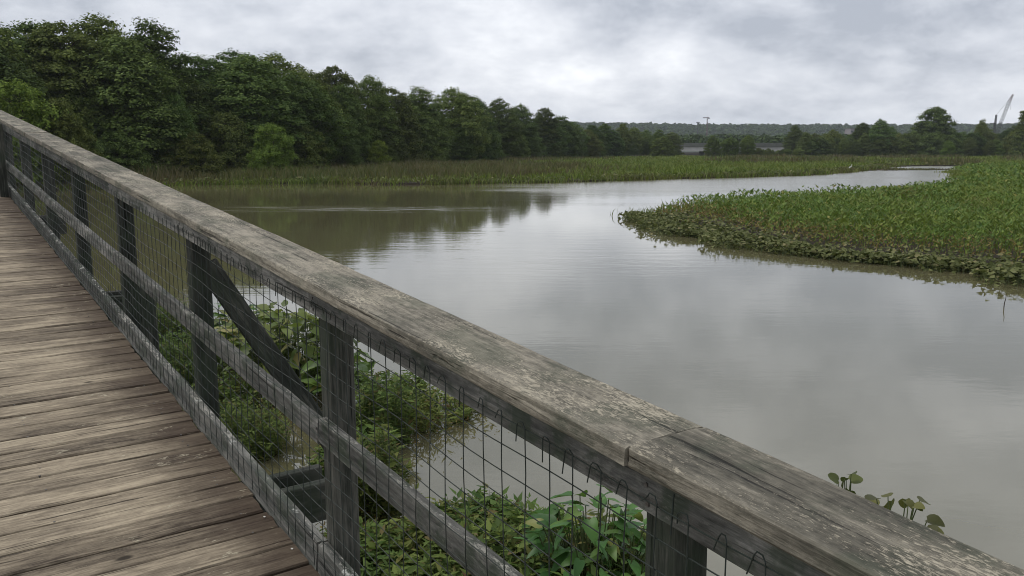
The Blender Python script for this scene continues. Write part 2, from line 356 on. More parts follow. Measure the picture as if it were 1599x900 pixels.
# water: silty, olive-brown, ruffled in streaks
def water_mat():
    m, nt, out = new_mat('silty_water'); g = N(nt); tc = g.n('ShaderNodeTexCoord'); v = tc.outputs['Object']
    big = g.noise(v, 0.035, 4, 0.55, (3, 1, 0), (0.45, 1.6, 1))
    col = g.ramp(g.noise(v, 0.08, 3, 0.5), [(0.3, (0.105, 0.096, 0.050)), (0.7, (0.118, 0.108, 0.060))])
    r1 = g.noise(v, 2.2, 3, 0.5, (0, 0, 0), (0.35, 1.0, 1)); r2 = g.noise(v, 8.0, 2, 0.5, (5, 2, 0), (0.6, 1.0, 1))
    sp = g.n('ShaderNodeSeparateXYZ'); g.l(v, sp.inputs[0])
    wob = g.math('MULTIPLY', g.math('SUBTRACT', g.noise(v, 0.05, 4, 0.6, (9, 4, 0), (0.6, 1.6, 1)), 0.5), 40.0)
    reach = g.math('MULTIPLY', g.step(g.math('ADD', sp.outputs[0], wob), -12.0, 14.0), g.step(g.math('ADD', sp.outputs[1], wob), 48.0, 80.0))
    sy = g.math('ADD', g.math('DIVIDE', g.math('SUBTRACT', g.math('ADD', sp.outputs[1], g.math('MULTIPLY', wob, 0.12)), 47.5), 2.9), 0.0)
    streak = g.math('SUBTRACT', 1.0, g.step(g.math('ABSOLUTE', sy), 0.2, 1.3))
    streak = g.math('MULTIPLY', streak, g.math('MULTIPLY', g.step(sp.outputs[0], -24.0, -13.0), g.math('SUBTRACT', 1.0, g.step(sp.outputs[0], -8.0, 2.0))))
    streak = g.math('MULTIPLY', streak, g.step(g.noise(v, 0.9, 4, 0.6, (2, 3, 0), (0.25, 1.6, 1)), 0.40, 0.66))
    patch = g.step(big, 0.50, 0.68)
    ruff = g.math('MAXIMUM', g.math('MULTIPLY', patch, 0.7), g.math('MAXIMUM', g.math('MULTIPLY', reach, 0.8), streak))
    amp = g.math('ADD', 0.12, g.math('MULTIPLY', ruff, 0.75))
    h = g.math('MULTIPLY', g.math('ADD', g.math('MULTIPLY', r1, 0.7), g.math('MULTIPLY', r2, 0.22)), amp)
    nm = g.bump(h, 0.20, 0.1)
    rough = g.math('ADD', g.math('ADD', 0.03, g.math('MULTIPLY', patch, 0.05)), g.math('ADD', g.math('MULTIPLY', reach, 0.17), g.math('MULTIPLY', streak, 0.20)))
    b = g.bsdf(out, col, rough, nm, 0.5); b.inputs['IOR'].default_value = 1.95
    return m
M_WATER = water_mat()

# ------------------------------------------------------------------ setting: water, marsh ground, hills
S = 2600.0
w = obj('water', mesh('water', [(-S, -S, 0), (S, -S, 0), (S, S, 0), (-S, S, 0)], [(0, 1, 2, 3)], M_WATER)); tag(w, kind='structure')

def land(name, poly, z0, z1, mat, slope=1.2, seed=1):
    """low mud sheet with a ragged sloping edge"""
    r = np.random.default_rng(seed)
    pts = []
    n = len(poly)
    for i in range(n):                       # refine the outline and make it ragged
        a = np.array(poly[i]); b = np.array(poly[(i + 1) % n]); L = np.linalg.norm(b - a); k = max(1, min(60, int(L / 1.5)))
        for j in range(k):
            p = a + (b - a) * j / k
            if L < 120: p = p + r.normal(0, min(0.5, L / k * 0.34), 2)
            pts.append(p)
    pts = np.array(pts); c = pts.mean(0)
    d = np.roll(pts, -1, 0) - np.roll(pts, 1, 0); nrm = np.stack([d[:, 1], -d[:, 0]], 1); nrm /= (np.linalg.norm(nrm, axis=1, keepdims=True) + 1e-9)
    area = 0.5 * np.sum(pts[:, 0] * np.roll(pts[:, 1], -1) - np.roll(pts[:, 0], -1) * pts[:, 1])
    if area < 0: nrm = -nrm
    inn = pts - nrm * slope
    m = len(pts)
    v = [(p[0], p[1], z0) for p in pts] + [(p[0], p[1], z1) for p in inn]
    f = [(i, (i + 1) % m, m + (i + 1) % m, m + i) for i in range(m)]
    cv, ce, cf, _, _, _ = delaunay_2d_cdt([Vector(p) for p in inn.tolist()], [(i, (i + 1) % m) for i in range(m)], [], 2, 1e-4)
    b0 = len(v); v += [(q.x, q.y, z1) for q in cv]; f += [tuple(b0 + i for i in t) for t in cf]
    o = obj(name, mesh(name, v, f, mat)); tag(o, kind='structure'); return o

# far marsh (left bank running into the distance) – outline on the water's edge
far_px = [(-420, 318), (-100, 303), (230, 292), (300, 289), (400, 288), (500, 287), (600, 288.5), (700, 288), (850, 286), (950, 283), (1060, 279.5), (1160, 277), (1250, 274.5), (1300, 271), (1335, 267.5), (1356, 265.2), (1372, 262.8), (1395, 260.6), (1445, 259.3), (1500, 259.3)]
FAR = [tuple(ground(x, y)[:2]) for x, y in far_px] + [(160, 178), (260, 190), (700, 260), (1500, 700), (1500, 2300), (-1500, 2300), (-1500, 300), (-140, 70)]
land('marsh_bank', FAR, -0.15, 0.16, M_MUD, 0.35, 2)
pen_front = [(988, 337), (1014, 350), (1050, 362), (1095, 371), (1139, 380), (1190, 388), (1239, 395), (1300, 404), (1360, 410), (1409, 414), (1455, 417), (1494, 421), (1540, 428), (1575, 436), (1640, 448), (1900, 490)]
pen_back = [(985, 333, 0.0)]
PEN = [tuple(ground(x, y)[:2]) for x, y in pen_front]
back = [(1000, 42.5), (1050, 45.5), (1100, 48.5), (1170, 51.5), (1250, 55), (1350, 59), (1400, 64), (1450, 69), (1500, 77), (1530, 88)]
PEN_BACK = [((x - 799.5) / 1330.0 * D * 1.0, D) for x, D in back]
right_shore = [tuple(ground(x, y)[:2]) for x, y in [(1500, 276.5), (1512, 272), (1484, 269.8), (1515, 267), (1505, 263.5), (1525, 261.0)]]
PEN = PEN + [(60, 10), (140, 40), (165, 150)] + right_shore[::-1] + PEN_BACK[::-1]
land('marsh_peninsula', PEN, -0.06, 0.03, M_MUD, 0.9, 4)
SPIT = [tuple(ground(x, y)[:2]) for x, y in [(1345, 267.6), (1375, 266.5), (1410, 266.5), (1450, 266.2), (1488, 265.3), (1462, 264.6), (1430, 264.3), (1400, 263.7), (1372, 262.6), (1350, 263)]]
land('marsh_spit', SPIT, -0.06, 0.05, M_MUD, 0.4, 6)

def hill_height(x, y):
    base = 4 + 46 * np.exp(-((y - 1950) / 420.0) ** 2) * (0.72 + 0.5 * (noise2(x, y * 0 + 31, 700, 3)))
    return base * np.clip((y - 900) / 500.0, 0, 1)
gx = np.linspace(-1400, 2300, 120); gy = np.linspace(900, 2250, 40)
X, Y = np.meshgrid(gx, gy); Z = 0.3 + hill_height(X, Y)
v = np.stack([X.ravel(), Y.ravel(), Z.ravel()], 1); nx = len(gx)
f = np.array([(j * nx + i, j * nx + i + 1, (j + 1) * nx + i + 1, (j + 1) * nx + i) for j in range(len(gy) - 1) for i in range(nx - 1)])
tag(obj('hills', mesh('hills', v, f, simple('hill_forest_floor', (0.03, 0.045, 0.022), 0.3, 0.02, 0.9), True)), kind='structure')

# ------------------------------------------------------------------ leaf-mass builders
def quads(cent, nrm, size, asp=1.6, r=rng, fold=0.25):
    """one folded leaf (two triangles hinged on its rib) per centre, facing nrm"""
    n = len(cent); nrm = nrm / (np.linalg.norm(nrm, axis=1, keepdims=True) + 1e-9)
    t = r.normal(0, 1, (n, 3)); u = np.cross(nrm, t); u /= (np.linalg.norm(u, axis=1, keepdims=True) + 1e-9); w_ = np.cross(nrm, u)
    s = np.asarray(size).reshape(-1, 1) * np.ones((n, 1)); L = s * asp * 0.5
    a = cent - u * L; b = cent + w_ * s * 0.5 + nrm * s * fold * 0.5; c = cent + u * L; d = cent - w_ * s * 0.5 + nrm * s * fold * 0.5
    v = np.stack([a, b, c, d], 1).reshape(-1, 3)
    i = np.arange(n) * 4
    f = np.concatenate([np.stack([i, i + 1, i + 2], 1), np.stack([i, i + 2, i + 3], 1)], 0)
    return v, f
def blades(base, h, wd, lean, r=rng):
    """grass blades: a long triangle bent over at the tip (3 triangles)"""
    n = len(base); az = r.uniform(0, 2 * math.pi, n); ta = r.uniform(0, 2 * math.pi, n)
    side = np.stack([np.cos(az), np.sin(az), np.zeros(n)], 1); ln = np.stack([np.cos(ta), np.sin(ta), np.zeros(n)], 1)
    h = np.asarray(h).reshape(-1, 1) * np.ones((n, 1)); wd = np.asarray(wd).reshape(-1, 1) * np.ones((n, 1)); le = np.asarray(lean).reshape(-1, 1) * h
    up = np.array([0, 0, 1.0])
    p0 = base - side * wd * 0.5; p1 = base + side * wd * 0.5
    mid = base + up * h * 0.6 + ln * le * 0.3; p2 = mid - side * wd * 0.42; p3 = mid + side * wd * 0.42
    tip = base + up * h * r.uniform(0.85, 1.0, (n, 1)) + ln * le
    v = np.stack([p0, p1, p2, p3, tip], 1).reshape(-1, 3); i = np.arange(n) * 5
    f = np.concatenate([np.stack([i, i + 1, i + 3], 1), np.stack([i, i + 3, i + 2], 1), np.stack([i + 2, i + 3, i + 4], 1)], 0)
    return v, f
def merge(parts):
    V = []; Fs = []; b = 0
    for v, f in parts: V.append(v); Fs.append(f + b); b += len(v)
    return np.concatenate(V), np.concatenate(Fs)

# ------------------------------------------------------------------ trees
def limb_tube(mb, a, b, r0, r1, rr, n=5):
    a = Vector(a); b = Vector(b); m = (a + b) / 2 + Vector(rr.normal(0, 0.06, 3)) * (b - a).length
    mb.tube([a, m, b], [r0, (r0 + r1) / 2, r1], n)
def crown_profile(kind, t):
    if kind == 'round': return (np.sin(math.pi * np.clip(t, 0, 1) ** 0.8) ** 0.55)
    if kind == 'tall': return np.where(t < 0.25, 0.65 + t * 1.4, 1.0 - ((t - 0.25) / 0.75) ** 1.6 * 0.85)
    if kind == 'dome': return np.sqrt(np.clip(1 - np.clip(t, 0, 1) ** 2, 0, 1))
    return 1 - t * 0.75
def make_tree(seed, H, R, kind, base, nclump, nleaf, size, mat, clump=(0.75, 1.5), flat=0.7, gaps=0.0):
    """returns (trunk mesh, crown mesh): branches end in flattened leaf clumps spread over the crown's shell and inside"""
    r = np.random.default_rng(seed); cl = []
    tries = 0
    lobes = r.uniform(0.72, 1.15, 9); ph = r.uniform(0, 6.28)
    while len(cl) < nclump and tries < 9000:
        tries += 1
        t = r.uniform(0, 1) ** 0.9; az = r.uniform(0, 2 * math.pi)
        rad = R * float(crown_profile(kind, np.array(t))) * lobes[int((az + ph) / (2 * math.pi) * 9) % 9]
        q = r.uniform(0.35, 1.0) ** 0.5
        p = np.array([math.cos(az) * rad * q, math.sin(az) * rad * q, base + t * (H - base)])
        cr = r.uniform(*clump) * (0.75 if t > 0.85 else 1.0)
        if all(np.linalg.norm(p - c) > 0.55 * (cr + k) for c, k in cl): cl.append((p, cr))
    vs_, w_ = [], np.array([c[1] ** 2 for c in cl]); w_ = w_ / w_.sum()
    parts = []
    for (p, cr), ww in zip(cl, w_):
        n = max(12, int(nleaf * ww)); d = r.normal(0, 1, (n, 3)); d /= np.linalg.norm(d, axis=1, keepdims=True)
        d[:, 2] = np.where(d[:, 2] < -0.25, -d[:, 2] * 0.5, d[:, 2])
        rad = cr * r.uniform(0.62, 1.14, (n, 1)) ** 0.8 * (1 + 0.28 * np.sin(d[:, :1] * 5 + d[:, 1:2] * 4 + seed))
        c = p + d * rad * np.array([1, 1, flat]); c[:, 2] -= 0.10 * np.hypot(d[:, 0], d[:, 1]) * cr
        nm = d * 0.9 + np.array([0, 0, 0.45]) + r.normal(0, 0.3, (n, 3))
        parts.append(quads(c, nm, r.uniform(0.65, 1.3, n) * size, 1.5, r))
    n = nleaf // 5; q = r.integers(0, len(cl), n); C = np.array([c[0] for c in cl])          # sprays inside the crown
    c = C[q] * np.array([0.72, 0.72, 0.92]) + r.normal(0, 0.45, (n, 3)) * np.array([1, 1, 0.7]); c[:, 2] = np.minimum(c[:, 2], H - 1.3)
    parts.append(quads(c, r.normal(0, 0.6, (n, 3)) + np.array([0, 0, 0.6]), r.uniform(0.7, 1.3, n) * size, 1.5, r))
    V, Fc = merge(parts); V[:, 2] = np.maximum(V[:, 2], 0.05)
    crown = mesh('crown', V, Fc, mat)
    mb = MB(); top = Vector((r.normal(0, 0.25), r.normal(0, 0.25), H * 0.86))
    k = 6; pts = [Vector((0, 0, -0.4)).lerp(top, i / (k - 1)) + Vector((r.normal(0, 0.1), r.normal(0, 0.1), 0)) * (0 if i == 0 else 1) for i in range(k)]
    tr = 0.011 * H + 0.05
    mb.tube(pts, [tr * (1.35, 1, 0.82, 0.6, 0.35, 0.1)[i] for i in range(k)], 7)
    for p, cr in cl[::2]:
        zz = max(0.15 * H, p[2] - 0.55 * math.hypot(p[0], p[1]) - 0.3); zz = min(zz, H * 0.8)
        t = (zz + 0.4) / (H * 0.86 + 0.4); i = min(k - 2, int(t * (k - 1))); s = pts[i].lerp(pts[i + 1], t * (k - 1) - i)
        limb_tube(mb, s, p, tr * 0.42 * (1 - t * 0.6), 0.018, r)
    return mb.mesh('trunk', M_BARK, True), crown
PROTO = {}
def proto(key, *a, **k): PROTO[key] = (a[1], make_tree(*a, **k))
for i in range(6):
    proto('broad%d' % i, 20 + i, 14.0, 4.4 + 0.3 * (i % 3), ['round', 'tall', 'tall', 'dome', 'tall', 'round'][i], 0.6, 135, 38000, 0.175, M_TREE if i % 3 != 2 else M_TREE2, (0.65, 1.55), 0.9)
for i in range(2):
    proto('lofty%d' % i, 40 + i, 17.0, 4.2, 'round', 3.5, 110, 40000, 0.17, M_TREE, (0.6, 1.5), 0.85)
for i in range(3):
    proto('shrub%d' % i, 50 + i, 6.0, 3.2, 'dome', 0.2, 80, 22000, 0.135, [M_TREE, M_TREE2, M_TREE2][i], (0.4, 0.9), 0.95)
proto('willow', 60, 7.0, 3.1, 'dome', 0.3, 60, 22000, 0.12, M_WILLOW, (0.5, 1.0), 0.9)
proto('solitary', 70, 17.0, 7.2, 'dome', 3.5, 85, 20000, 0.36, M_TREE, (1.1, 2.1), 0.85)
proto('spire', 80, 18.0, 3.4, 'spire', 1.0, 110, 15000, 0.30, M_TREE, (0.6, 1.3), 0.7)
def tree(key, x, y, h, name, label, group=None, wide=1.0, cat='tree', z=0.2, rot=None):
    H, (tm, cm) = PROTO[key]; s = h / H
    o = empty(name, (x, y, z)); o.scale = (s * wide, s * wide, s); o.rotation_euler = (0, 0, random.uniform(0, 6.28) if rot is None else rot)
    link(bpy.data.objects.new('trunk', tm), o); link(bpy.data.objects.new('crown', cm), o)
    tag(o, label, cat, group); return o

colx = np.array([-420, -250, -100, 0, 100, 200, 300, 400, 500, 600, 720, 850, 950, 1045])
edgeD = np.array([60, 66, 72, 77, 83, 90, 97, 106, 118, 136, 172, 240, 300, 345.])          # front of the wood
topx = np.array([-420, -200, -60, 0, 60, 110, 150, 190, 240, 290, 330, 370, 410, 440, 480, 540, 620, 660, 720, 760, 800, 850, 900, 950, 1000, 1045])
topy = np.array([-40, 0, 20, 24, 14, 32, 44, 38, 58, 60, 78, 92, 74, 96, 97, 120, 136, 146, 144, 153, 158, 174, 187, 194, 199, 206.])
def wood_at(px): return np.interp(px, colx, edgeD), np.interp(px, topx, topy)
kinds_b = ['broad%d' % i for i in range(6)] + ['lofty0', 'lofty1']
def zpx(py, D): return CAMZ + (233 - py) / 1330.0 * D * 0.974
def xw(px, D): return (px - 799.5) / 1330.0 * D * math.cos(PITCH)
px = -330.0; k = 0
while px < 1050:                                       # the tall back row that makes the skyline
    D, ty = wood_at(px); Db = D + 9 + random.uniform(-2, 3)
    h = zpx(ty, Db) * random.choice([0.88, 0.94, 0.97, 1.0, 1.03])
    tree(random.choice(kinds_b), xw(px, Db), Db, h, 'broadleaf_tree', 'tall dark broadleaf tree in the back row of the left bank wood', 'tall back row of the left bank wood', random.uniform(0.95, 1.45))
    px += random.uniform(3.2, 6.6) * 1330.0 / Db; k += 1
px = -330.0
while px < 1050:                                       # second row
    D, ty = wood_at(px); Db = D + 3.5 + random.uniform(-1.5, 2)
    h = zpx(ty, Db) * random.uniform(0.55, 0.92)
    tree(random.choice(kinds_b[:6]), xw(px, Db), Db, h, 'broadleaf_tree', 'middle sized broadleaf tree standing inside the left bank wood', 'middle row of the left bank wood', random.uniform(0.95, 1.5))
    px += random.uniform(3.6, 7.0) * 1330.0 / Db
px = -330.0
while px < 1050:                                       # low edge of the wood
    D, ty = wood_at(px); Db = D - 1.5 + random.uniform(-1.2, 1.5)
    h = zpx(ty, Db) * random.uniform(0.30, 0.62)
    tree(random.choice(['shrub0', 'shrub1', 'shrub2', 'broad1', 'broad3']), xw(px, Db), Db, h, 'edge_shrub', 'low leafy shrub along the front edge of the left bank wood', 'shrubs along the wood edge', random.uniform(0.85, 1.15), 'shrub')
    px += random.uniform(4.0, 6.5) * 1330.0 / Db
# single ones that stand out
tree('willow', xw(424, 95), 95, 5.6, 'willow_bush', 'bright yellow green rounded willow bush standing before the dark wood', None, 1.0, 'bush')
tree('shrub1', xw(300, 92), 92, 4.6, 'vine_mound', 'low mound of vines sloping beside the bright green willow bush', None, 1.25, 'shrub')
tree('willow', xw(592, 128), 128, 4.2, 'willow_bush', 'small yellow green bush at the foot of the wood beside brown reeds', None, 0.9, 'bush')
tree('willow', xw(30, 70), 70, 8.2, 'pale_tree', 'yellow green tree at the left end of the wood above the railing', None, 1.0, 'tree')
tree('broad2', xw(95, 72), 72, 7.0, 'pale_tree', 'lighter green leafy tree in front of the wood left of the vine mound', None, 1.0, 'tree')

# right-hand and middle distance trees
for (pxx, D, top, key, wide, nm, lb) in [
    (1457, 330, 171, 'solitary', 1.0, 'crowned_tree', 'big round crowned dark tree rising above the far right treeline'),
    (1372, 325, 189, 'broad0', 1.15, 'treeline_tree', 'tall dark tree left of the big round crowned tree'),
    (1345, 330, 194, 'broad3', 1.0, 'treeline_tree', 'dark bushy tree just left of the tall dark tree on the far bank'),
    (1594, 300, 176, 'spire', 1.1, 'dark_tree', 'tall narrow dark tree cut by the right edge'),
    (1530, 340, 190, 'broad4', 0.75, 'treeline_tree', 'slim tree standing left of the lattice boom crane'),
    (1112, 300, 214, 'broad2', 1.2, 'bridge_tree', 'round olive tree just right of the bridge opening'),
    (1140, 296, 217, 'shrub2', 1.0, 'bridge_tree', 'dark round shrub tree in front of the bridge deck'),
    (1168, 298, 214, 'broad5', 1.2, 'bridge_tree', 'broad light green tree before the right part of the bridge'),
    (1034, 300, 216, 'shrub1', 1.1, 'bridge_tree', 'olive shrub tree at the left end of the bridge'),
    (1480, 290, 223, 'willow', 1.0, 'willow_bush', 'yellow green bush at the foot of the far right treeline'),
]:
    tree(key, xw(pxx, D), D, zpx(top, D), nm, lb, None, wide)
px = 1185.0
while px < 1640:
    D = 330 + random.uniform(-14, 10); low = px < 1250
    h = random.uniform(2.4, 3.7) if low else random.uniform(6.0, 9.5)
    tree(random.choice(['shrub0', 'shrub1', 'shrub2', 'broad0', 'broad2', 'broad4']), xw(px, D), D, h, 'bank_tree', 'low rounded tree in the treeline along the far right bank', 'low trees along the far right bank', random.uniform(1.0, 1.3))
    px += random.uniform(6, 11)
px = 1240.0
while px < 1640:
    D = 365 + random.uniform(-10, 12)
    tree(random.choice(['broad0', 'broad1', 'broad2', 'broad4', 'broad5']), xw(px, D), D, random.uniform(8.5, 12.5), 'bank_tree', 'taller tree behind the low trees of the far right bank', 'taller trees behind the far right bank', random.uniform(1.0, 1.3))
    px += random.uniform(11, 18)

def far_wood(name, label, xs, ys, zs, hs, nl, size, seed):
    r = np.random.default_rng(seed); n = len(xs)
    d = r.normal(0, 1, (n, nl, 3)); d /= np.linalg.norm(d, axis=2, keepdims=True); d[..., 2] = np.abs(d[..., 2]) * 1.0 - 0.25
    rad = hs[:, None, None] * 0.42 * r.uniform(0.7, 1.1, (n, nl, 1))
    c = np.stack([xs, ys, zs + hs * 0.5], 1)[:, None, :] + d * rad * np.array([1, 1, 1.15])
    nm = (d + r.normal(0, 0.35, d.shape) + np.array([0, 0, 0.4])).reshape(-1, 3)
    V, Fq = quads(c.reshape(-1, 3), nm, r.uniform(0.6, 1.3, n * nl) * size * np.repeat(hs / 10.0, nl), 1.4, r)
    o = obj(name, mesh(name, V, Fq, M_FARTREE)); tag(o, label, 'wood', None, 'stuff'); return o
n = 1500; xs = rng.uniform(40, 560, n); ys = rng.uniform(480, 760, n)
far_wood('far_wood', 'distant dark wood in the valley behind the bridge and far trees', xs, ys, np.full(n, 0.2) + np.clip((ys - 480) / 280, 0, 1) * 6, rng.uniform(7, 12, n), 70, 1.7, 31)
n = 3600; ys = 1250 + 750 * rng.uniform(0, 1, n) ** 0.7; xs = rng.uniform(-0.12, 0.80, n) * ys
far_wood('hill_wood', 'blue green wood covering the hazy hills on the horizon', xs, ys, hill_height(xs, ys) - 1, rng.uniform(9, 17, n), 42, 3.0, 32)

# ------------------------------------------------------------------ marsh vegetation
def scatter(poly, n, x0, x1, y0, y1, seed):
    r = np.random.default_rng(seed)
    x = r.uniform(x0, x1, n); y = r.uniform(y0, y1, n); k = inside(x, y, poly); return x[k], y[k]
def in_view(x, y, pad=1.06):
    return (np.abs(x) < y * (799.5 / 1330.0) * pad + 1.5)
# bands by distance: the farther, the coarser
parts_r, parts_g, parts_e = [], [], []
for (y0, y1, n, wd, hk) in [(60, 100, 90000, 0.07, 1.0), (100, 150, 80000, 0.11, 1.0), (150, 230, 60000, 0.17, 1.0), (230, 345, 50000, 0.26, 1.0)]:
    x, y = scatter(FAR, n, -80, 240, y0, y1, int(y0)); k = in_view(x, y); x, y = x[k], y[k]
    pxs = x / y / math.cos(PITCH) * 1330 + 799.5
    wedge = np.interp(pxs, colx, edgeD); k = (y < wedge + 1) | (pxs > 1045); x, y, pxs, wedge = x[k], y[k], pxs[k], wedge[k]
    ed = edge_dist(x, y, FAR[:20], False)
    nz = noise2(x, y, 18, 3)
    # brown reeds: back part on the left; fresh grass: the rest
    pxb = pxs + (nz - 0.5) * 420 + np.random.default_rng(int(y1) + 1).normal(0, 45, len(x))
    reed = ((pxb < 840) & (ed > 1.2 + 6 * nz * np.clip((pxs - 500) / 150, 0, 1))) | ((y > wedge - 16) & (pxs < 1045) & (nz > 0.45)) | ((pxs > 1100) & (nz > 0.62) & (y > 160))
    reed |= (pxb < 400)
    b = np.stack([x, y, np.full(len(x), 0.15)], 1); r = np.random.default_rng(int(y1))
    h = np.where(reed, r.uniform(0.8, 1.55, len(x)), r.uniform(0.45, 0.95, len(x))) * (0.75 + 0.5 * nz) * (0.45 + 1.1 * noise2(x + 90, y, 5.0, 2))
    h *= np.clip(0.45 + ed / 2.5, 0.45, 1)
    parts_r.append(blades(b[reed], h[reed], wd * r.uniform(0.7, 1.4, reed.sum()), 0.35, r))
    g_ = ~reed; parts_g.append(blades(b[g_], h[g_], wd * 1.3 * r.uniform(0.7, 1.4, g_.sum()), 0.55, r))
    e_ = ed < 2.2
    c = b[e_] + np.stack([r.normal(0, 0.2, e_.sum()), r.normal(0, 0.2, e_.sum()), r.uniform(-0.05, 0.5, e_.sum())], 1)
    parts_e.append(quads(c, r.normal(0, 0.5, (len(c), 3)) + np.array([0, -0.3, 0.8]), wd * 3.0, 1.2, r))
edge = np.array(FAR[1:18]); seg = np.linalg.norm(np.diff(edge, axis=0), axis=1); cum = np.concatenate([[0], np.cumsum(seg)])
r = np.random.default_rng(91); u = r.uniform(0, cum[-1], 26000); k = np.clip(np.searchsorted(cum, u) - 1, 0, len(seg) - 1)
t = ((u - cum[k]) / seg[k])[:, None]; q = edge[k] * (1 - t) + edge[k + 1] * t
clump = noise2(u, u * 0, 3.0, 3); keep = r.uniform(0, 1, len(u)) < np.clip((clump - 0.25) * 2.2, 0.1, 1); q, u, clump = q[keep], u[keep], clump[keep]
q = q + r.normal(0, 1, q.shape) * np.array([0.5, 0.25]) + np.array([0, -1.0]) * (r.uniform(-0.9, 0.9, (len(q), 1)) * (0.3 + clump[:, None]))
b = np.stack([q[:, 0], q[:, 1], np.full(len(q), -0.05)], 1); dd = q[:, 1] / 85.0
half = r.uniform(0, 1, len(q)) < 0.5
parts_g.append(blades(b[half], (r.uniform(0.2, 0.75, half.sum()) * (0.5 + clump[half])), 0.085 * dd[half], 0.7, r))
parts_r.append(blades(b[~half], (r.uniform(0.2, 0.85, (~half).sum()) * (0.5 + clump[~half])), 0.075 * dd[~half], 0.6, r))
for poly, n, x0, x1, y0, y1, z_ in ((SPIT, 5000, 50, 80, 125, 160, 0.03),):
    x, y = scatter(poly, n, x0, x1, y0, y1, 12); b = np.stack([x, y, np.full(len(x), z_)], 1)
    parts_r.append(blades(b, r.uniform(0.08, 0.42, len(x)) * (0.4 + noise2(x, y, 4, 2)), 0.12, 0.6, r))
back_e = np.array(right_shore[::-1] + PEN_BACK[::-1]); seg = np.linalg.norm(np.diff(back_e, axis=0), axis=1); cum = np.concatenate([[0], np.cumsum(seg)])
u = r.uniform(0, cum[-1], 9000); k = np.clip(np.searchsorted(cum, u) - 1, 0, len(seg) - 1); t = ((u - cum[k]) / seg[k])[:, None]
q = back_e[k] * (1 - t) + back_e[k + 1] * t + r.normal(0, 0.7, (len(u), 2)); clump = noise2(u, u * 0 + 3, 4.0, 3)
parts_g.append(blades(np.stack([q[:, 0], q[:, 1], np.full(len(q), -0.05)], 1), r.uniform(0.15, 0.75, len(q)) * (0.4 + clump), 0.055 * np.clip(q[:, 1] / 60, 0.7, 3), 0.5, r))
tag(obj('reed_bed', mesh('reed_bed', *merge(parts_r), M_REED)), 'brownish green reed bed along the foot of the left bank wood', 'reeds', None, 'stuff')
tag(obj('marsh_grass', mesh('marsh_grass', *merge(parts_g), M_GRASS)), 'bright green marsh grass flat across the far bank', 'grass', None, 'stuff')
tag(obj('bank_edge_weed', mesh('bank_edge_weed', *merge(parts_e), M_DOCK)), 'low leafy weed fringing the far bank at the waterline', 'weed', None, 'stuff')

def leaf6(cent, up, out_, L, W_, r):
    """pointed leaf with a folded rib: 6 verts, 4 triangles; up = leaf normal, out_ = direction of the tip"""
    out_ = out_ / (np.linalg.norm(out_, axis=1, keepdims=True) + 1e-9)
    s = np.cross(up, out_); s /= (np.linalg.norm(s, axis=1, keepdims=True) + 1e-9); nn = np.cross(out_, s)
    L = np.asarray(L).reshape(-1, 1); W_ = np.asarray(W_).reshape(-1, 1)
    a = cent; m = cent + out_ * L * 0.42 - nn * W_ * 0.12; t = cent + out_ * L - nn * L * 0.12
    l = cent + out_ * L * 0.30 + s * W_ * 0.5 + nn * W_ * 0.1; rr = cent + out_ * L * 0.30 - s * W_ * 0.5 + nn * W_ * 0.1
    v = np.stack([a, l, m, rr, t], 1).reshape(-1, 3); i = np.arange(len(cent)) * 5
    f = np.concatenate([np.stack([i, i + 2, i + 1], 1), np.stack([i, i + 3, i + 2], 1), np.stack([i + 1, i + 2, i + 4], 1), np.stack([i + 2, i + 3, i + 4], 1)], 0)
    return v, f
pa, pd, pb, ps, pg2 = [], [], [], [], []
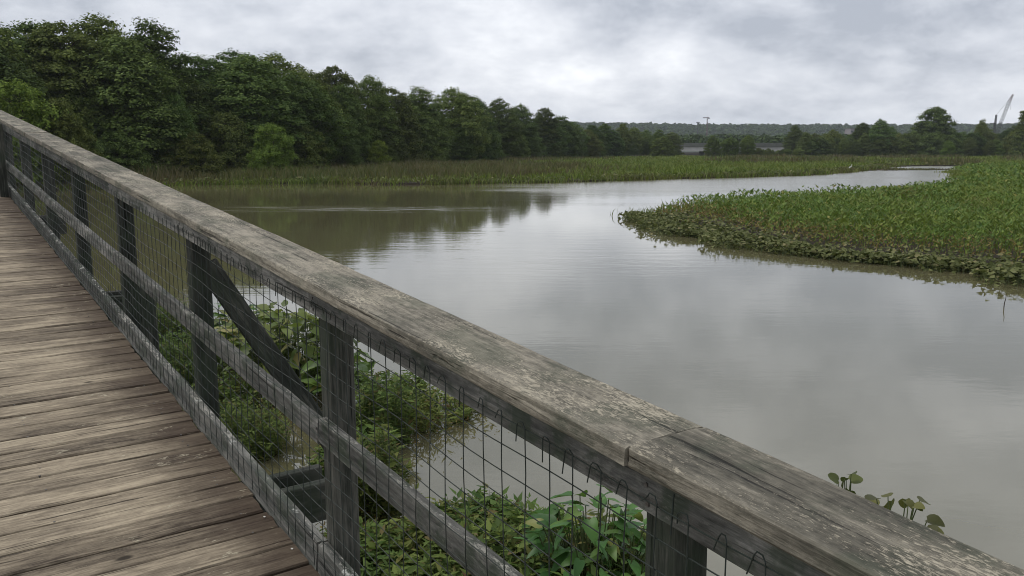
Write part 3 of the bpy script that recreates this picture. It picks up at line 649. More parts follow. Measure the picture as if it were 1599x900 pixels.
for (y0, y1, n, sc) in [(14, 30, 150000, 0.62), (30, 48, 150000, 0.78), (48, 75, 90000, 1.2), (75, 150, 70000, 2.4)]:
    x, y = scatter(PEN, n, -2, 130, y0, y1, int(y0) + 5); k = in_view(x, y, 1.12); x, y = x[k], y[k]
    fe = edge_dist(x, y, PEN[:16], False); ae = edge_dist(x, y, PEN); r = np.random.default_rng(int(y1) + 9)
    nz = noise2(x, y, 4.0, 3); wob = fe + (nz - 0.5) * 3.4
    bandw = np.clip(1.4 + (y - 18) * 0.05, 1.4, 2.3) * np.clip((x - 4.5) / 4.0, 0.4, 1)
    tip = np.clip((x - 5.5) / 3.0, 0.45, 1.0)
    wob = wob + r.normal(0, 0.28, len(x)); dock = wob < bandw * 0.9; brown = (wob >= bandw * 0.9) & (wob < bandw + 3.4) & (r.uniform(0, 1, len(x)) < np.clip(1.0 - (wob - bandw) * 0.27, 0.1, 0.85)); arum = ~(dock | brown)
    n_ = len(x); az = r.uniform(0, 6.283, n_); o3 = np.stack([np.cos(az), np.sin(az), r.uniform(-0.3, 0.75, n_)], 1)
    hgt = np.where(dock, r.uniform(0.02, 0.42, n_), np.where(brown, r.uniform(0.15, 0.55, n_), r.uniform(0.10, 0.74, n_))) * tip * (0.5 + 1.0 * noise2(x, y, 3.5, 3))
    hgt *= np.clip(0.42 + fe * 0.17, 0.42, 1)
    c = np.stack([x, y, 0.03 + hgt], 1)
    up = np.stack([r.normal(0, 0.45, n_), r.normal(-0.25, 0.45, n_), np.ones(n_) * 0.8], 1)
    pa.append(leaf6(c[arum], up[arum], o3[arum] + np.array([0, 0, 0.75]), r.uniform(0.13, 0.34, arum.sum()) * sc ** 0.8, r.uniform(0.05, 0.14, arum.sum()) * sc, r))
    pd.append(leaf6(c[dock], up[dock], o3[dock] * np.array([1, 1, 0.5]), r.uniform(0.16, 0.27, dock.sum()) * sc ** 0.7, r.uniform(0.15, 0.23, dock.sum()) * sc ** 0.7, r))
    pb.append(leaf6(c[brown], up[brown], o3[brown] + np.array([0, 0, 0.5]), r.uniform(0.12, 0.26, brown.sum()) * sc, r.uniform(0.04, 0.09, brown.sum()) * sc, r))
    gk = np.where(arum)[0][::3]; gb = np.stack([x[gk], y[gk], np.full(len(gk), 0.02)], 1)
    pg2.append(blades(gb, hgt[gk] * r.uniform(0.9, 1.5, len(gk)) + 0.12, 0.03 * sc, 0.45, r))
    if y1 <= 48:
        q = np.concatenate([np.where(dock)[0][::3], np.where(arum)[0][::6]]); st = np.stack([x[q], y[q], np.full(len(q), -0.1)], 1)
        ps.append(blades(st, hgt[q] + 0.13, 0.022, 0.12, r))
edge = np.array(PEN[:15]); seg = np.linalg.norm(np.diff(edge, axis=0), axis=1); cum = np.concatenate([[0], np.cumsum(seg)])
r = np.random.default_rng(93); u = r.uniform(0, cum[-1], 9000); k = np.clip(np.searchsorted(cum, u) - 1, 0, len(seg) - 1)
t = ((u - cum[k]) / seg[k])[:, None]; q = edge[k] * (1 - t) + edge[k + 1] * t; clump = noise2(u * 1.0, u * 0 + 7, 1.6, 3)
tn = (edge[k + 1] - edge[k]) / seg[k][:, None]; nn = np.stack([-tn[:, 1], tn[:, 0]], 1); nn = np.where(nn[:, 1:2] > 0, -nn, nn)
q = q + nn * (r.uniform(-0.6, 1.0, (len(u), 1)) ** 3 * np.clip(clump[:, None] * 3.0 - 0.8, 0.1, 1.5)) + r.normal(0, 0.08, q.shape)
az = r.uniform(0, 6.283, len(u)); o3 = np.stack([np.cos(az), np.sin(az), r.uniform(-0.5, 0.4, len(u))], 1)
hh = r.uniform(0.02, 0.34, len(u)) * (0.4 + clump); c = np.stack([q[:, 0], q[:, 1], hh], 1)
pd.append(leaf6(c, np.stack([r.normal(0, 0.5, len(u)), r.normal(-0.3, 0.5, len(u)), np.full(len(u), 0.8)], 1), o3, r.uniform(0.11, 0.19, len(u)), r.uniform(0.10, 0.16, len(u)), r))
ps.append(blades(np.stack([q[:, 0], q[:, 1], np.full(len(u), -0.1)], 1)[::2], hh[::2] + 0.11, 0.018, 0.1, r))
tag(obj('peninsula_grass', mesh('peninsula_grass', *merge(pg2), M_GRASS)), 'yellow green grass blades mixed among the arum leaves of the peninsula', 'grass', None, 'stuff')
tag(obj('arum_bed', mesh('arum_bed', *merge(pa), M_ARUM)), 'dense bright green arum leaves covering the marsh peninsula', 'marsh plants', None, 'stuff')
tag(obj('spatterdock_fringe', mesh('spatterdock_fringe', *merge(pd), M_DOCK)), 'dull olive spatterdock leaves fringing the peninsula at the waterline', 'marsh plants', None, 'stuff')
tag(obj('brown_weed_band', mesh('brown_weed_band', *merge(pb), M_BROWNW)), 'brown and reddish weeds between the spatterdock fringe and green arum', 'weed', None, 'stuff')
tag(obj('peninsula_stalks', mesh('peninsula_stalks', *merge(ps), M_STALK)), 'thin stalks under the leaves along the peninsula edge', 'stalks', None, 'stuff')

# ------------------------------------------------------------------ bridge, cranes, building, bird
BR = empty('road_bridge', (xw(1150, 405), 405, 0)); tag(BR, 'low grey concrete road bridge crossing behind the far marsh', 'bridge')
def bpart(name, x0, x1, y0, y1, z0, z1, mat):
    mb = MB(); mb.box(((x0 + x1) / 2 - BR.location.x, (y0 + y1) / 2 - 405, (z0 + z1) / 2), ((x1 - x0) / 2, (y1 - y0) / 2, (z1 - z0) / 2)); return obj(name, mb.mesh(name, mat), BR)
bx0, bx1 = xw(1000, 400), xw(1262, 400)
bpart('deck', bx0, bx1, 400, 414, zpx(229.6, 400), zpx(228, 400), M_CONC2)
bpart('girder', bx0, bx1, 400.5, 401.1, zpx(236.5, 400), zpx(229.6, 400) - 0.02, M_CONC)
bpart('girder', bx0, bx1, 412.5, 413.1, zpx(236.5, 400), zpx(229.6, 400) - 0.02, M_CONC)
bpart('barrier', bx0, bx1, 400, 400.3, zpx(228, 400) + 0.01, zpx(223.5, 400), M_CONC2)
bpart('barrier', bx0, bx1, 413.7, 414, zpx(228, 400) + 0.01, zpx(223.5, 400), M_CONC2)
for pxx in (1030, 1100, 1172, 1245):
    xx = xw(pxx, 405); bpart('pier', xx - 0.9, xx + 0.9, 401.5, 412, -0.5, zpx(236.5, 400), M_CONC2)
bpart('pale_slab', xw(1066, 372), xw(1091, 372), 366, 372, -0.2, zpx(243.6, 366), M_CONC)  # low pale slab set for the pale patch in front of the bridge

def lattice(mb, a, b, wd0, wd1, n, rad):
    a = Vector(a); b = Vector(b); t = (b - a).normalized(); s = t.cross(Vector((0, 1, 0))).normalized(); u = t.cross(s)
    cor = []
    for i in range(n + 1):
        p = a.lerp(b, i / n); w_ = wd0 + (wd1 - wd0) * i / n
        cor.append([p + s * w_ * 0.5 * sx + u * w_ * 0.5 * su for sx, su in ((-1, -1), (1, -1), (1, 1), (-1, 1))])
    for k in range(4):
        mb.tube([c[k] for c in (cor[0], cor[-1])], rad, 4)
        for i in range(n): mb.tube([cor[i][k], cor[i + 1][(k + 1) % 4]], rad * 0.6, 3); mb.tube([cor[i][k], cor[i][(k + 1) % 4]], rad * 0.6, 3)
D = 620.0
CR = empty('lattice_crane', (xw(1551, D), D, 0.2)); tag(CR, 'tall lattice boom crane leaning right beyond the far right trees', 'crane')
def crel(px_, py_): return Vector((xw(px_, D) - CR.location.x, 0, zpx(py_, D) - 0.2))
mb = MB(); lattice(mb, crel(1550, 222), crel(1569, 160), 1.7, 1.5, 14, 0.10); boom = obj('boom', mb.mesh('boom', M_DARKST), CR)
mb = MB(); lattice(mb, crel(1569, 160), crel(1574, 148.5), 1.5, 0.7, 4, 0.10); obj('boom_tip', mb.mesh('boom_tip', M_REDST), boom)
mb = MB(); lattice(mb, crel(1550, 210), crel(1551, 180), 1.0, 0.8, 8, 0.16); obj('mast', mb.mesh('mast', M_DARKST), CR)
mb = MB(); mb.tube([crel(1551, 180), crel(1572, 152)], 0.07, 4); mb.tube([crel(1572, 152), crel(1572, 172)], 0.07, 4); mb.tube([crel(1551, 180), crel(1545, 214)], 0.07, 4); obj('cable', mb.mesh('cable', M_DARKST), CR)
mb = MB(); mb.box((-1, 0, 4.5), (3.2, 2.0, 1.7)); mb.box((3.2, -1.2, 4.2), (1.0, 0.8, 1.3)); obj('cab', mb.mesh('cab', M_REDST), CR)
mb = MB()
for s in (-1, 1): mb.box((0, s * 2.2, 0.8), (4.2, 0.6, 0.8))
mb.box((0, 0, 1.9), (2.6, 1.6, 0.85)); obj('crawler_track', mb.mesh('crawler_track', M_DARKST), CR)
D2 = 1500.0
TC = empty('tower_crane', (xw(1103, D2), D2, hill_height(np.array(xw(1103, D2)), np.array(D2)) - 1)); tag(TC, 'tiny tower crane with short jib standing on the horizon hills', 'crane')
def trel(px_, py_): return Vector((xw(px_, D2) - TC.location.x, 0, zpx(py_, D2) - TC.location.z))
mb = MB(); lattice(mb, (0, 0, 0), trel(1103, 183), 1.5, 1.5, 16, 0.22); obj('mast', mb.mesh('mast', M_REDST), TC)
mb = MB(); lattice(mb, trel(1096, 184.4), trel(1106, 184.4), 1.1, 0.9, 10, 0.2); obj('jib', mb.mesh('jib', M_REDST), TC)
mb = MB(); mb.box(trel(1105.4, 185.6), (0.9, 0.8, 0.8)); obj('counterweight', mb.mesh('counterweight', M_CONC2), TC)
D3 = 1200.0
PL = empty('light_mast', (xw(1088.5, D3), D3, 0)); tag(PL, 'slender floodlight mast left of the tiny tower crane', 'mast')
mb = MB(); mb.tube([(0, 0, 0), (0, 0, zpx(191.5, D3))], [0.9, 0.5], 8); obj('pole', mb.mesh('pole', M_DARKST), PL)
mb = MB(); mb.box((0, 0, zpx(191.5, D3)), (2.3, 0.5, 0.5)); mb.box((0, 0, zpx(193, D3)), (1.5, 0.4, 0.35)); obj('lamp_rack', mb.mesh('lamp_rack', M_DARKST), PL)
D4 = 900.0
BD = empty('flat_building', (xw(1333, D4), D4, 0)); tag(BD, 'pale flat roofed building half hidden behind the far right trees', 'building')
z1 = zpx(201.5, D4); hw = 11 * D4 / 1330.0
mb = MB(); mb.box((0, 0, z1 / 2), (hw, 8, z1 / 2)); obj('wall', mb.mesh('wall', M_BUILD), BD)
mb = MB(); mb.box((0, 0, z1 + 0.3), (hw + 0.4, 8.4, 0.28)); obj('roof', mb.mesh('roof', M_CONC2), BD)
for zz in (z1 - 3, z1 - 7, z1 - 11):
    for i in range(5):
        mb = MB(); mb.box((-hw + hw * 2 * (i + 0.5) / 5, -8.02, zz), (0.9, 0.06, 0.8)); obj('window', mb.mesh('window', M_WINDOW), BD)

p = ground(1327, 267.5); EG = empty('wading_bird', (p[0], p[1], 0)); tag(EG, 'tiny white wading bird at the far water edge', 'bird')
mb = MB()
mb.tube([(-0.30, 0, 0.42), (-0.18, 0, 0.50), (0, 0, 0.56), (0.13, 0, 0.62), (0.20, 0, 0.72), (0.16, 0, 0.83), (0.19, 0, 0.92), (0.26, 0, 0.94), (0.31, 0, 0.93)], [0.015, 0.08, 0.12, 0.09, 0.05, 0.035, 0.035, 0.04, 0.02], 8); obj('body', mb.mesh('body', M_FEATHER, True), EG)
mb = MB(); mb.tube([(0.31, 0, 0.93), (0.42, 0, 0.91)], [0.016, 0.004], 6); obj('beak', mb.mesh('beak', M_BEAK), EG)
for s in (-1, 1):
    mb = MB(); mb.tube([(-0.01, s * 0.04, 0.48), (-0.03, s * 0.04, 0.25), (0.0, s * 0.04, -0.05)], 0.011, 5); obj('leg', mb.mesh('leg', M_TWIG), EG)
a = ground(1567, 481)
mb = MB(); mb.tube([(0, 0, -0.3), (0.01, 0, 0.10), (0.03, 0, 0.20), (0.035, 0.01, 0.30)], [0.011, 0.010, 0.008, 0.004], 5)
tag(obj('twig', mb.mesh('twig', M_TWIG), None, (a[0], a[1], 0)), 'thin dark twig standing up in the water off the peninsula', 'twig')

# ------------------------------------------------------------------ boardwalk frame of reference
AZ, EL = math.radians(-35.82), math.radians(4.84)
r_ = Vector((math.sin(AZ) * math.cos(EL), math.cos(AZ) * math.cos(EL), math.sin(EL)))
c_ = Vector((math.cos(AZ), -math.sin(AZ), 0)); z_ = Vector((0, 0, 1)); n_ = c_.cross(r_); n_ = n_ if n_.z > 0 else -n_
CAMV = Vector((0, 0, CAMZ))
B0 = 1.16
def P(a, b, e): return CAMV + r_ * a + c_ * b + z_ * e
def deck_e(a): return -1.85 + 0.021 * (a - 3.5)
rd = (r_ + z_ * 0.021).normalized(); nd = rd.cross(-c_).normalized(); nd = nd if nd.z > 0 else -nd
def frame(o, x, y, z):
    m = Matrix.Identity(4)
    for i, q in enumerate((x, y, z)):
        m[0][i], m[1][i], m[2][i] = q
    m[0][3], m[1][3], m[2][3] = o; return m
def board(name, L, W_, H_, mat, step=0.03, jit=0.002, seed=0, nx=6, nz=2, ch=0.004, chips=0.0):
    """sawn timber, X along, Y across 0..W, Z 0..H; worn arrises, small chips, a little cup and bow"""
    r = np.random.default_rng(seed); N_ = max(2, int(L / step)); xs = np.linspace(0, L, N_ + 1)
    ring = []
    for i in range(nx + 1): ring.append((ch + (W_ - 2 * ch) * i / nx, H_, 't'))
    for i in range(nz + 1): ring.append((W_, H_ - ch - (H_ - 2 * ch) * i / nz, 'r'))
    for i in range(3): ring.append((W_ - ch - (W_ - 2 * ch) * i / 2, 0, 'b'))
    for i in range(nz + 1): ring.append((0, ch + (H_ - 2 * ch) * i / nz, 'l'))
    k = len(ring); V = np.zeros((N_ + 1, k, 3)); V[:, :, 0] = xs[:, None]
    for j, (yy, zz, sd_) in enumerate(ring):
        dy = noise1(xs, 0.25, r, 4) * jit; dz = noise1(xs, 0.25, r, 4) * jit
        V[:, j, 1] = yy + dy; V[:, j, 2] = zz + dz
    if chips:
        c1 = np.clip(noise1(xs, 0.16, r, 4) - 0.25, 0, 1) * chips
        for j, (yy, zz, sd_) in enumerate(ring):
            if sd_ == 't' and yy < W_ * 0.2: V[:, j, 2] -= c1 * 0.6; V[:, j, 1] += c1 * 0.4
            if sd_ == 'l' and zz > H_ * 0.5: V[:, j, 1] += c1
        c2 = np.clip(noise1(xs, 0.12, r, 4) - 0.3, 0, 1) * chips
        for j, (yy, zz, sd_) in enumerate(ring):
            if sd_ == 'l' and zz < H_ * 0.4: V[:, j, 1] += c2 * 1.5; V[:, j, 2] += c2
    V[0, :, 0] += r.normal(0, jit, k); V[-1, :, 0] += r.normal(0, jit, k)
    f = [(i * k + j, (i + 1) * k + j, (i + 1) * k + (j + 1) % k, i * k + (j + 1) % k) for i in range(N_) for j in range(k)]
    f.append(tuple(range(k))); f.append(tuple(N_ * k + j for j in range(k - 1, -1, -1)))
    return mesh(name, V.reshape(-1, 3), f, mat)

# deck: every plank its own piece
DK = empty('boardwalk_deck', P(0, 0, deck_e(0))); tag(DK, kind='structure')
PITCHP, PW, PLEN = 0.157, 0.1488, 2.62
pm = [board('plank', PLEN, PW, 0.038, M_PLANK, 0.04, 0.0030, 300 + i, 5, 1, 0.006) for i in range(8)]
a = -1.4; k = 0
while a < 15.5:
    o = P(a, -1.432 + random.uniform(-0.012, 0.004), deck_e(a) - 0.038 + random.uniform(-0.003, 0.002))
    tw = random.uniform(-0.0022, 0.0022); xax = (c_ + rd * tw).normalized(); yax = (rd - c_ * tw).normalized()
    obj('plank', pm[k % 8 if random.random() < 0.6 else random.randrange(8)], DK, mw=frame(o, xax, yax, xax.cross(yax)))
    a += PITCHP + random.choice([-0.0035, -0.001, 0.0, 0.0, 0.002, 0.005]); k += 1
mb = MB(); mb.tube([(0, 0, -0.01), (0, 0, 0.0012)], 0.0048, 8); DNAIL = mb.mesh('nail', M_STEEL)
aa = -1.4 + PITCHP * 26
for k in range(38):
    for b in (0.42, 1.08):
        for q in (0.04, 0.11):
            obj('nail', DNAIL, DK, mw=frame(P(aa + q + random.uniform(-0.008, 0.008), b + random.uniform(-0.012, 0.012), deck_e(aa) - 0.0005), c_, rd, nd))
    aa += PITCHP
for b in (-1.2, -0.4, 0.4, 1.06):
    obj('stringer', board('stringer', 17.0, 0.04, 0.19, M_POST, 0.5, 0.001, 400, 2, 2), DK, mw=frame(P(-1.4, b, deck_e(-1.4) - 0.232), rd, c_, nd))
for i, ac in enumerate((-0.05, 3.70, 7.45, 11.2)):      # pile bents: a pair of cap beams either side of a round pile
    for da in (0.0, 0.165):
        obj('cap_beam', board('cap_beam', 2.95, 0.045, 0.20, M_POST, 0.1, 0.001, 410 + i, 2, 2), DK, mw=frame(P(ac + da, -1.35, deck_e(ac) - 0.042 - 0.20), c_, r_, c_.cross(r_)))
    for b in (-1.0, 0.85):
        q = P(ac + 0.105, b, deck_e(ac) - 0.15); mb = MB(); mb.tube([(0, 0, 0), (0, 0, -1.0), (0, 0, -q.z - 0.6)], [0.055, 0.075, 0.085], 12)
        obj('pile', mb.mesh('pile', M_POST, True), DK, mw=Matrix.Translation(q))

# railing
RL = empty('railing', P(2.85, 1.27, deck_e(2.85))); tag(RL, 'weathered grey timber railing with wire mesh along the boardwalk', 'railing')
CT = -0.702; CH = 0.045
caps = [(-1.6, 1.217), (1.221, 6.315), (6.322, 10.39), (10.397, 15.2)]
for i, (a0, a1) in enumerate(caps):
    de = [0.0, 0.0, -0.004, 0.003][i]; yaw = [0.0015, 0.0, 0.001, 0.004][i]
    x = (r_ + c_ * yaw + z_ * [0.0, 0.0, 0.0005, 0.002][i]).normalized(); y = (c_ - r_ * yaw).normalized()
    st = 0.012 if i < 2 else 0.03
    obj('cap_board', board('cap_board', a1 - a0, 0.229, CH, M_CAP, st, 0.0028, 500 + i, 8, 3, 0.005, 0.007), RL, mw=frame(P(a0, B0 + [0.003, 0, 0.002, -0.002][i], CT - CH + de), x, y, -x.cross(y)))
for i, (a0, a1) in enumerate([(-1.6, 2.93), (2.936, 6.40), (6.406, 9.9), (9.906, 15.2)]):
    obj('top_rail', board('top_rail', a1 - a0, 0.038, 0.089, M_RAIL, 0.03, 0.0018, 520 + i, 2, 4, 0.004, 0.004), RL, mw=frame(P(a0, B0 + 0.032, CT - CH - 0.0915), r_, c_, n_))
for i, (a0, a1) in enumerate([(-1.6, 2.90), (2.906, 6.42), (6.426, 9.9), (9.906, 15.2)]):
    obj('mid_rail', board('mid_rail', a1 - a0, 0.038, 0.092, M_RAIL, 0.03, 0.0025, 530 + i, 2, 4, 0.005, 0.008), RL, mw=frame(P(a0, B0 + 0.032, -1.335 + [0.015, 0, -0.004, 0.004][i]), r_, c_, n_))
for i, (a0, a1) in enumerate([(-1.6, 2.95), (2.956, 6.40), (6.406, 15.2)]):
    obj('kick_board', board('kick_board', a1 - a0, 0.042, 0.138, M_KICK, 0.03, 0.003, 540 + i, 3, 4, 0.006, 0.012), RL, mw=frame(P(a0, B0 + 0.030, deck_e(a0) - 0.016), rd, c_, nd))
cross_ = Matrix.Identity(4)
rh = Vector((math.sin(AZ), math.cos(AZ), 0))
mbp = MB(); mbp.tube([(0, 0, -0.004), (0, 0, 0.002)], 0.005, 8); NAIL = mbp.mesh('nail', M_STEEL)
post_a = [-0.60, 1.135, 2.855, 4.598, 6.335, 8.08, 9.75, 11.45, 13.2]
for i, pa_ in enumerate(post_a):
    top = P(pa_, B0 + 0.0725, CT - CH - 0.003); Lp = top.z + 0.6
    # vertical timber: local X runs down
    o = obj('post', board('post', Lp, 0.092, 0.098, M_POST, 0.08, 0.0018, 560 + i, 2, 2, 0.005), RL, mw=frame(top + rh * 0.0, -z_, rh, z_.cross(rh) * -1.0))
    for q in (CT - CH - 0.03, CT - CH - 0.07, -1.27, -1.31):
        obj('nail', NAIL, RL, mw=frame(P(pa_ + 0.045 + random.uniform(-0.008, 0.008), B0 + 0.0305, q), r_, n_, -c_))
# knee brace outside the third post, and a scab board on the second
A, Bp = P(4.60, 1.325, -0.99), P(4.60, 2.02, -2.16); x = (Bp - A).normalized(); y = rh; zz = x.cross(y).normalized()
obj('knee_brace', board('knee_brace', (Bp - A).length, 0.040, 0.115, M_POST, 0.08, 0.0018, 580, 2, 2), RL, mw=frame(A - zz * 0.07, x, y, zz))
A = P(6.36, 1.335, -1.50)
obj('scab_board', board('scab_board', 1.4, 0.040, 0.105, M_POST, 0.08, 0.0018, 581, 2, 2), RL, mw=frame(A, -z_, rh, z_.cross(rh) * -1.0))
# end post standing on the walkway side at the far bend
q = P(12.55, B0 - 0.075, CT - CH - 0.01)
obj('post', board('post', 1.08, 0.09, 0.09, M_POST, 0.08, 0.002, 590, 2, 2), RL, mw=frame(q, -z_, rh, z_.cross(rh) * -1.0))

# wire mesh: welded wires, one panel per bay; wire tops bent over into hooks
bays = [(-0.56, 1.18), (1.18, 2.90), (2.90, 4.64), (4.64, 6.38), (6.38, 8.12), (8.12, 9.80), (9.80, 11.5), (11.5, 13.2)]
rw = random.Random(3)
BW = B0 + 0.0255
for bi, (a0, a1) in enumerate(bays):
    mb = MB(); nwire = round((a1 - a0) / 0.0885); near = bi < 3
    bulge = lambda aa, ee: 0.004 * math.sin(aa * 9 + ee * 6) - 0.004
    top_e = lambda aa: CT - CH - 0.052 + 0.006 * math.sin(aa * 3.1)
    for i in range(nwire):
        aa = a0 + (a1 - a0) * (i + 0.5) / nwire + rw.uniform(-0.006, 0.006); pts = []
        e0 = deck_e(aa) + 0.03; e1 = top_e(aa) + 0.006; m = 9 if near else 5
        ph = rw.uniform(0, 6.3)
        for j in range(m + 1):
            ee = e0 + (e1 - e0) * j / m
            pts.append(P(aa + (rw.uniform(-0.006, 0.006) if 0 < j < m else 0), BW + bulge(aa, ee) - 0.002, ee) - RL.location)
        if near:                                    # the hook
            hk = rw.uniform(0.018, 0.036); s_ = 1
            for t in (0.35, 0.7, 1.0):
                an = t * math.pi * 0.95
                pts.append(P(aa + s_ * hk * 0.5 * (1 - math.cos(an)), BW - 0.007, e1 + rw.uniform(0.008, 0.015) * math.sin(an)) - RL.location)
            pts.append(P(aa + s_ * hk * rw.uniform(1.1, 1.8), BW - 0.004, e1 - rw.uniform(0.015, 0.06)) - RL.location)
        mb.tube(pts, 0.0016, 5 if near else 4, False)
    if bi == 0:
        mb.tube([P(1.10, BW - 0.004, CT - CH - 0.012) - RL.location, P(1.105, BW - 0.004, CT - CH - 0.10) - RL.location], 0.002, 5)
    e_top = 0
    for kx in range(15):
        pts = []
        for j in range(17 if near else 9):
            aa = a0 + (a1 - a0) * j / (16 if near else 8); ee = top_e(aa) - 0.0695 * kx + 0.003 * math.sin(aa * 5 + kx)
            if ee < deck_e(aa) + 0.02: ee = deck_e(aa) + 0.02
            pts.append(P(aa, BW + bulge(aa, ee), ee) - RL.location)
        mb.tube(pts, 0.0016, 5 if near else 4, False)
    obj('wire_mesh', mb.mesh('wire_mesh', M_WIRE), RL)

# flecks on the deck
for (px_, py_, lb) in ((413, 808, 'tiny pale petal on the planks, farther of two by the kick board'), (456, 858, 'tiny pale petal on the planks, nearer of two by the kick board')):
    F = np.array([0, math.cos(PITCH), -math.sin(PITCH)]); U = np.array([0, math.sin(PITCH), math.cos(PITCH)])
    d = Vector(F * 1330.0 + np.array([1.0, 0, 0]) * (px_ - 799.5) - U * (py_ - 450.0)); o0 = P(0, 0, deck_e(0)); t = (o0 - CAMV).dot(nd) / d.dot(nd)
    mb = MB(); ang = [i * math.pi / 4 for i in range(8)]
    ring = [(0.0065 * math.cos(q) * (1 + 0.2 * math.sin(3 * q)), 0.0048 * math.sin(q), 0.0008) for q in ang]
    mb.add(ring + [(0, 0, 0.0032)], [(i, (i + 1) % 8, 8) for i in range(8)])
    o = obj('petal', mb.mesh('petal', M_FLECK, True), None, mw=frame(CAMV + d * t + nd * 0.0025, rd, -c_, nd)); tag(o, lb, 'petal')

# ------------------------------------------------------------------ plants by the boardwalk
def leaf_shape(L, W_, kind, r, curl=0.3, fold=0.25):
    """outline leaf with midrib: rows of 3 verts"""
    if kind == 'heart': prof = [(-0.06, 0.30), (0.06, 0.46), (0.22, 0.5), (0.45, 0.42), (0.68, 0.27), (0.88, 0.10), (1.0, 0.0)]
    elif kind == 'round': prof = [(-0.10, 0.25), (0.05, 0.46), (0.30, 0.56), (0.55, 0.52), (0.78, 0.38), (0.94, 0.18), (1.0, 0.0)]
    else: prof = [(0.0, 0.05), (0.15, 0.28), (0.35, 0.42), (0.55, 0.42), (0.75, 0.28), (0.9, 0.12), (1.0, 0.0)]
    v = []; f = []
    for t, w_ in prof:
        zc_ = -curl * L * max(0, t) ** 2; wv = 0.03 * L * math.sin(t * 9 + r.uniform(0, 1))
        v += [(t * L, -w_ * W_, zc_ + w_ * W_ * fold + wv), (max(t, 0) * L, 0, zc_), (t * L, w_ * W_, zc_ + w_ * W_ * fold - wv)]
    for i in range(len(prof) - 1):
        b = i * 3; f += [(b, b + 1, b + 4, b + 3), (b + 1, b + 2, b + 5, b + 4)]
    return [Vector(q) for q in v], f
def broad_plant(name, loc, h, spread, nl, L, W_, kind, mat, label, seed, group=None, droop=0.5):
    r = random.Random(seed); root = empty(name, loc)
    st = MB(); bl = MB()
    for i in range(nl):
        az = r.uniform(0, 6.283); rad = spread * math.sqrt(r.uniform(0.03, 1)); hh = h * r.uniform(0.45, 1.0) * (1 - 0.3 * rad / spread)
        tip = Vector((math.cos(az) * rad, math.sin(az) * rad, hh)); base = Vector((tip.x * 0.35 + r.uniform(-0.05, 0.05), tip.y * 0.35 + r.uniform(-0.05, 0.05), -loc[2] - 0.12 if loc[2] < 0.3 else -0.1))
        mid = base.lerp(tip, 0.55) + Vector((-tip.x, -tip.y, 0)) * 0.12
        st.tube([base, mid, tip], [0.007, 0.0055, 0.004], 5, False)
        sc = r.uniform(0.65, 1.2); v, f = leaf_shape(L * sc, W_ * sc * r.uniform(0.85, 1.1), kind, r, r.uniform(0.05, 0.4), r.uniform(0.1, 0.4))
        az2 = az + r.uniform(-0.9, 0.9); el = r.uniform(-droop, 0.55)
        M_ = Matrix.Rotation(az2, 3, 'Z') @ Matrix.Rotation(-el, 3, 'Y') @ Matrix.Rotation(r.uniform(-0.6, 0.6), 3, 'X')
        bl.add([tip + M_ @ q for q in v], f)
    obj('stalks', st.mesh('stalks', M_STALK, True), root); obj('leaves', bl.mesh('leaves', mat, True), root)
    tag(root, label, 'plant', group); return root
def herb(name, loc, h, spread, nst, mat, label, seed, lsize=0.035, per=26, thin=0.42, group=None):
    """bushy marsh herb: branching stems set with many small leaves"""
    r = np.random.default_rng(seed); root = empty(name, loc); st = MB(); parts = []
    for i in range(nst):
        az = r.uniform(0, 6.283); rad = spread * math.sqrt(r.uniform(0, 1)); hh = h * r.uniform(0.5, 1.0) * (1 - 0.45 * (rad / spread) ** 2)
        b = np.array([math.cos(az) * rad * 0.8, math.sin(az) * rad * 0.8, -0.1]); t = np.array([math.cos(az) * rad * 1.1 + r.normal(0, 0.05), math.sin(az) * rad * 1.1 + r.normal(0, 0.05), hh])
        m = (b + t) / 2 + r.normal(0, 0.04, 3); st.tube([b, m, t], [0.004, 0.003, 0.0015], 4, False)
        q = r.uniform(0.12, 1.0, per)[:, None]; c = b * (1 - q) ** 2 + 2 * m * q * (1 - q) + t * q ** 2
        az2 = r.uniform(0, 6.283, per); o = np.stack([np.cos(az2), np.sin(az2), r.uniform(0.0, 0.9, per)], 1)
        c = c + o * 0.35 * lsize * r.uniform(0, 2.5, (per, 1))
        up = np.stack([r.normal(0, 0.3, per), r.normal(0, 0.3, per), np.ones(per)], 1)
        Ls = lsize * 1.35 * r.uniform(0.5, 1.8, per); parts.append(leaf6(c, up, o, Ls * 1.5, Ls * 1.5 * thin, r))
    obj('stems', st.mesh('stems', M_STALK, False), root); obj('leaves', mesh('leaves', *merge(parts), mat), root)
    tag(root, label, 'plant', group); return root
def gp(px_, py_, z=0.0): q = ground(px_, py_); return (q[0], q[1], z)
# right clump under the near bays
broad_plant('broadleaf_plant', gp(925, 985), 1.10, 0.42, 150, 0.17, 0.095, 'heart', M_BROAD, 'tall clump of glossy heart shaped leaves behind the nearest mesh bay', 1)
broad_plant('broadleaf_plant', gp(985, 1020), 0.9, 0.28, 70, 0.16, 0.085, 'lance', M_BROAD, 'smaller heart leaved clump beside the nearest wooden post', 2)
herb('marsh_herb', gp(790, 930), 0.62, 0.62, 260, M_HERB, 'bushy small leaved herb left of the tall heart leaved clump', 3)
herb('marsh_herb', gp(900, 1010), 0.68, 0.55, 260, M_HERB, 'thick small leaved herb at the foot of the tall heart leaved clump', 4)
herb('marsh_herb', gp(715, 865), 0.42, 0.5, 150, M_HERB, 'low sparse herb at the water edge seen above the mid rail', 5, 0.032)
herb('marsh_herb', gp(1010, 1100), 0.55, 0.4, 80, M_HERB, 'herb clump lowest under the nearest post', 6)
herb('marsh_herb', gp(600, 900), 0.30, 0.40, 60, M_HERB, 'small dark herb rising from water below the mid rail', 7, 0.03)
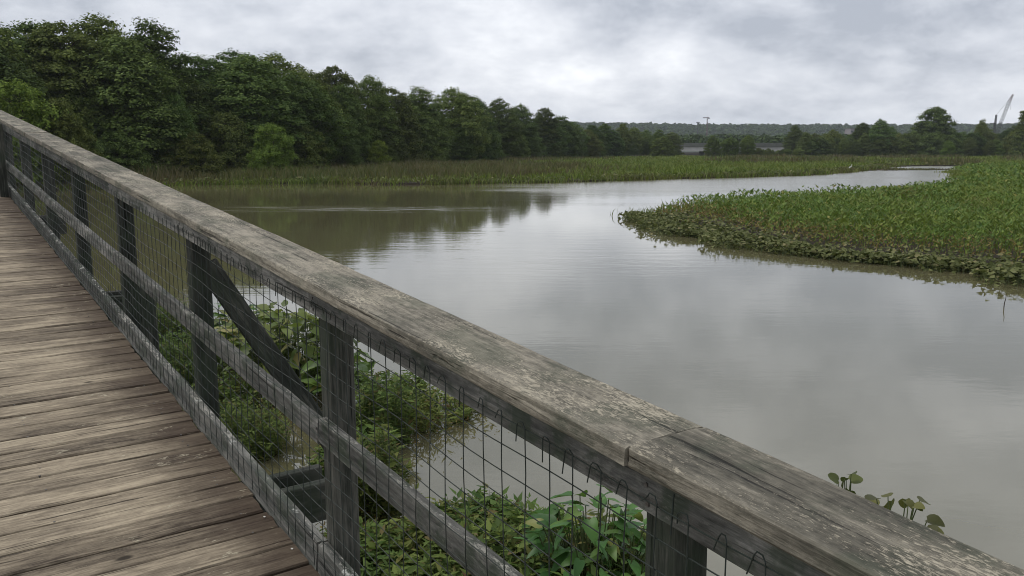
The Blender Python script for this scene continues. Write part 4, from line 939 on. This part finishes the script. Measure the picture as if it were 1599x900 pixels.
# middle clumps
broad_plant('broadleaf_plant', gp(468, 612), 1.30, 0.85, 300, 0.25, 0.14, 'heart', M_OLIVE, 'large olive leaved clump between the knee brace and next post', 8)
broad_plant('broadleaf_plant', gp(405, 570), 1.05, 0.75, 170, 0.25, 0.15, 'lance', M_OLIVE, 'pointed leaf clump behind the diagonal knee brace', 9)
broad_plant('broadleaf_plant', gp(372, 560), 1.0, 0.55, 120, 0.22, 0.11, 'lance', M_BROAD, 'bright pointed leaf clump seen left of the knee brace', 19)
broad_plant('broadleaf_plant', gp(535, 640), 0.95, 0.40, 80, 0.22, 0.14, 'heart', M_BROAD, 'green leaf clump tucked behind the second nearest post', 10)
herb('marsh_herb', gp(590, 690), 1.05, 0.42, 90, M_HERB, 'tall feathery herb just right of the second nearest post', 11)
herb('marsh_herb', gp(655, 655), 0.45, 0.65, 90, M_HERB, 'brownish herb mat overhanging the open water between posts', 12, 0.035, 30, 0.25)
herb('marsh_herb', gp(590, 800), 0.95, 0.28, 70, M_HERB, 'upright herb rising close behind the second nearest post', 13)
herb('marsh_herb', gp(385, 705), 0.66, 0.45, 150, M_HERB, 'fine leaved green herb under the mid rail by the knee brace', 14, 0.028, 40, 0.25)
herb('marsh_herb', gp(275, 600), 0.8, 0.65, 300, M_HERB, 'pale fine herb seen through mesh above the lichened kick board', 15, 0.028, 40, 0.25)
herb('marsh_herb', gp(262, 545), 1.0, 0.55, 220, M_HERB, 'green herb tuft behind the post with the scab board', 16, 0.03, 36, 0.3)
tang = 'small herb tuft in the green tangle under the railing'
for i, (px_, py_, hh, sp, nst, ls) in enumerate([(350, 640, 0.5, 0.4, 120, 0.03), (560, 745, 0.55, 0.35, 110, 0.034), (625, 630, 0.5, 0.45, 70, 0.034), (700, 640, 0.3, 0.45, 50, 0.03),
        (650, 880, 0.35, 0.35, 80, 0.03), (760, 850, 0.45, 0.4, 120, 0.034), (850, 900, 0.55, 0.45, 150, 0.036), (840, 985, 0.6, 0.45, 150, 0.036), (960, 940, 0.7, 0.4, 130, 0.036), (300, 560, 0.6, 0.6, 130, 0.03), (540, 870, 0.3, 0.3, 70, 0.03), (680, 960, 0.4, 0.4, 90, 0.034)]):
    herb('herb_tuft', gp(px_, py_), hh, sp * 1.1, int(nst * 0.8), M_HERB, tang, 200 + i, ls * 1.15, 24, 0.42, 'herb tufts under the railing')
# spatterdock outside the rail
broad_plant('spatterdock_plant', gp(1318, 850), 0.80, 0.10, 12, 0.095, 0.095, 'round', M_DOCKN, 'few rounded spatterdock leaves just above the rail, smaller left group', 17, None, 1.4)
broad_plant('spatterdock_plant', gp(1392, 900), 0.83, 0.27, 46, 0.11, 0.11, 'round', M_DOCKN, 'larger group of rounded spatterdock leaves showing over the rail cap', 18, None, 1.4)
# litter of dark submerged weed at the foot of the clumps
r = np.random.default_rng(77); parts = []
for (px_, py_, sp, n) in [(560, 850, 0.35, 300), (800, 980, 0.5, 500), (330, 640, 0.5, 400), (480, 640, 0.6, 500), (660, 655, 0.45, 400)]:
    q = ground(px_, py_); c = np.stack([r.normal(q[0], sp, n), r.normal(q[1], sp, n), r.uniform(0.0, 0.10, n)], 1)
    az = r.uniform(0, 6.283, n); o3 = np.stack([np.cos(az), np.sin(az), r.uniform(0, 1.2, n)], 1)
    parts.append(leaf6(c, np.stack([r.normal(0, 0.4, n), r.normal(0, 0.4, n), np.ones(n)], 1), o3, r.uniform(0.03, 0.10, n), r.uniform(0.01, 0.03, n), r))
tag(obj('water_weed', mesh('water_weed', *merge(parts), M_BROWNW)), 'scattered dark weed on the water beside the boardwalk', 'weed', None, 'stuff')

# ------------------------------------------------------------------ haze
m, nt, out = new_mat('river_haze'); g = N(nt); pv = g.n('ShaderNodeVolumePrincipled')
pv.inputs['Color'].default_value = (0.86, 0.93, 1.0, 1); pv.inputs['Density'].default_value = 0.00011; pv.inputs['Anisotropy'].default_value = 0.2
g.l(pv.outputs[0], out.inputs['Volume'])
mb = MB(); mb.box((0, 0, 50), (2800, 2800, 51)); tag(obj('haze', mb.mesh('haze', m)), 'thin pale haze filling the river valley', 'haze', None, 'stuff')
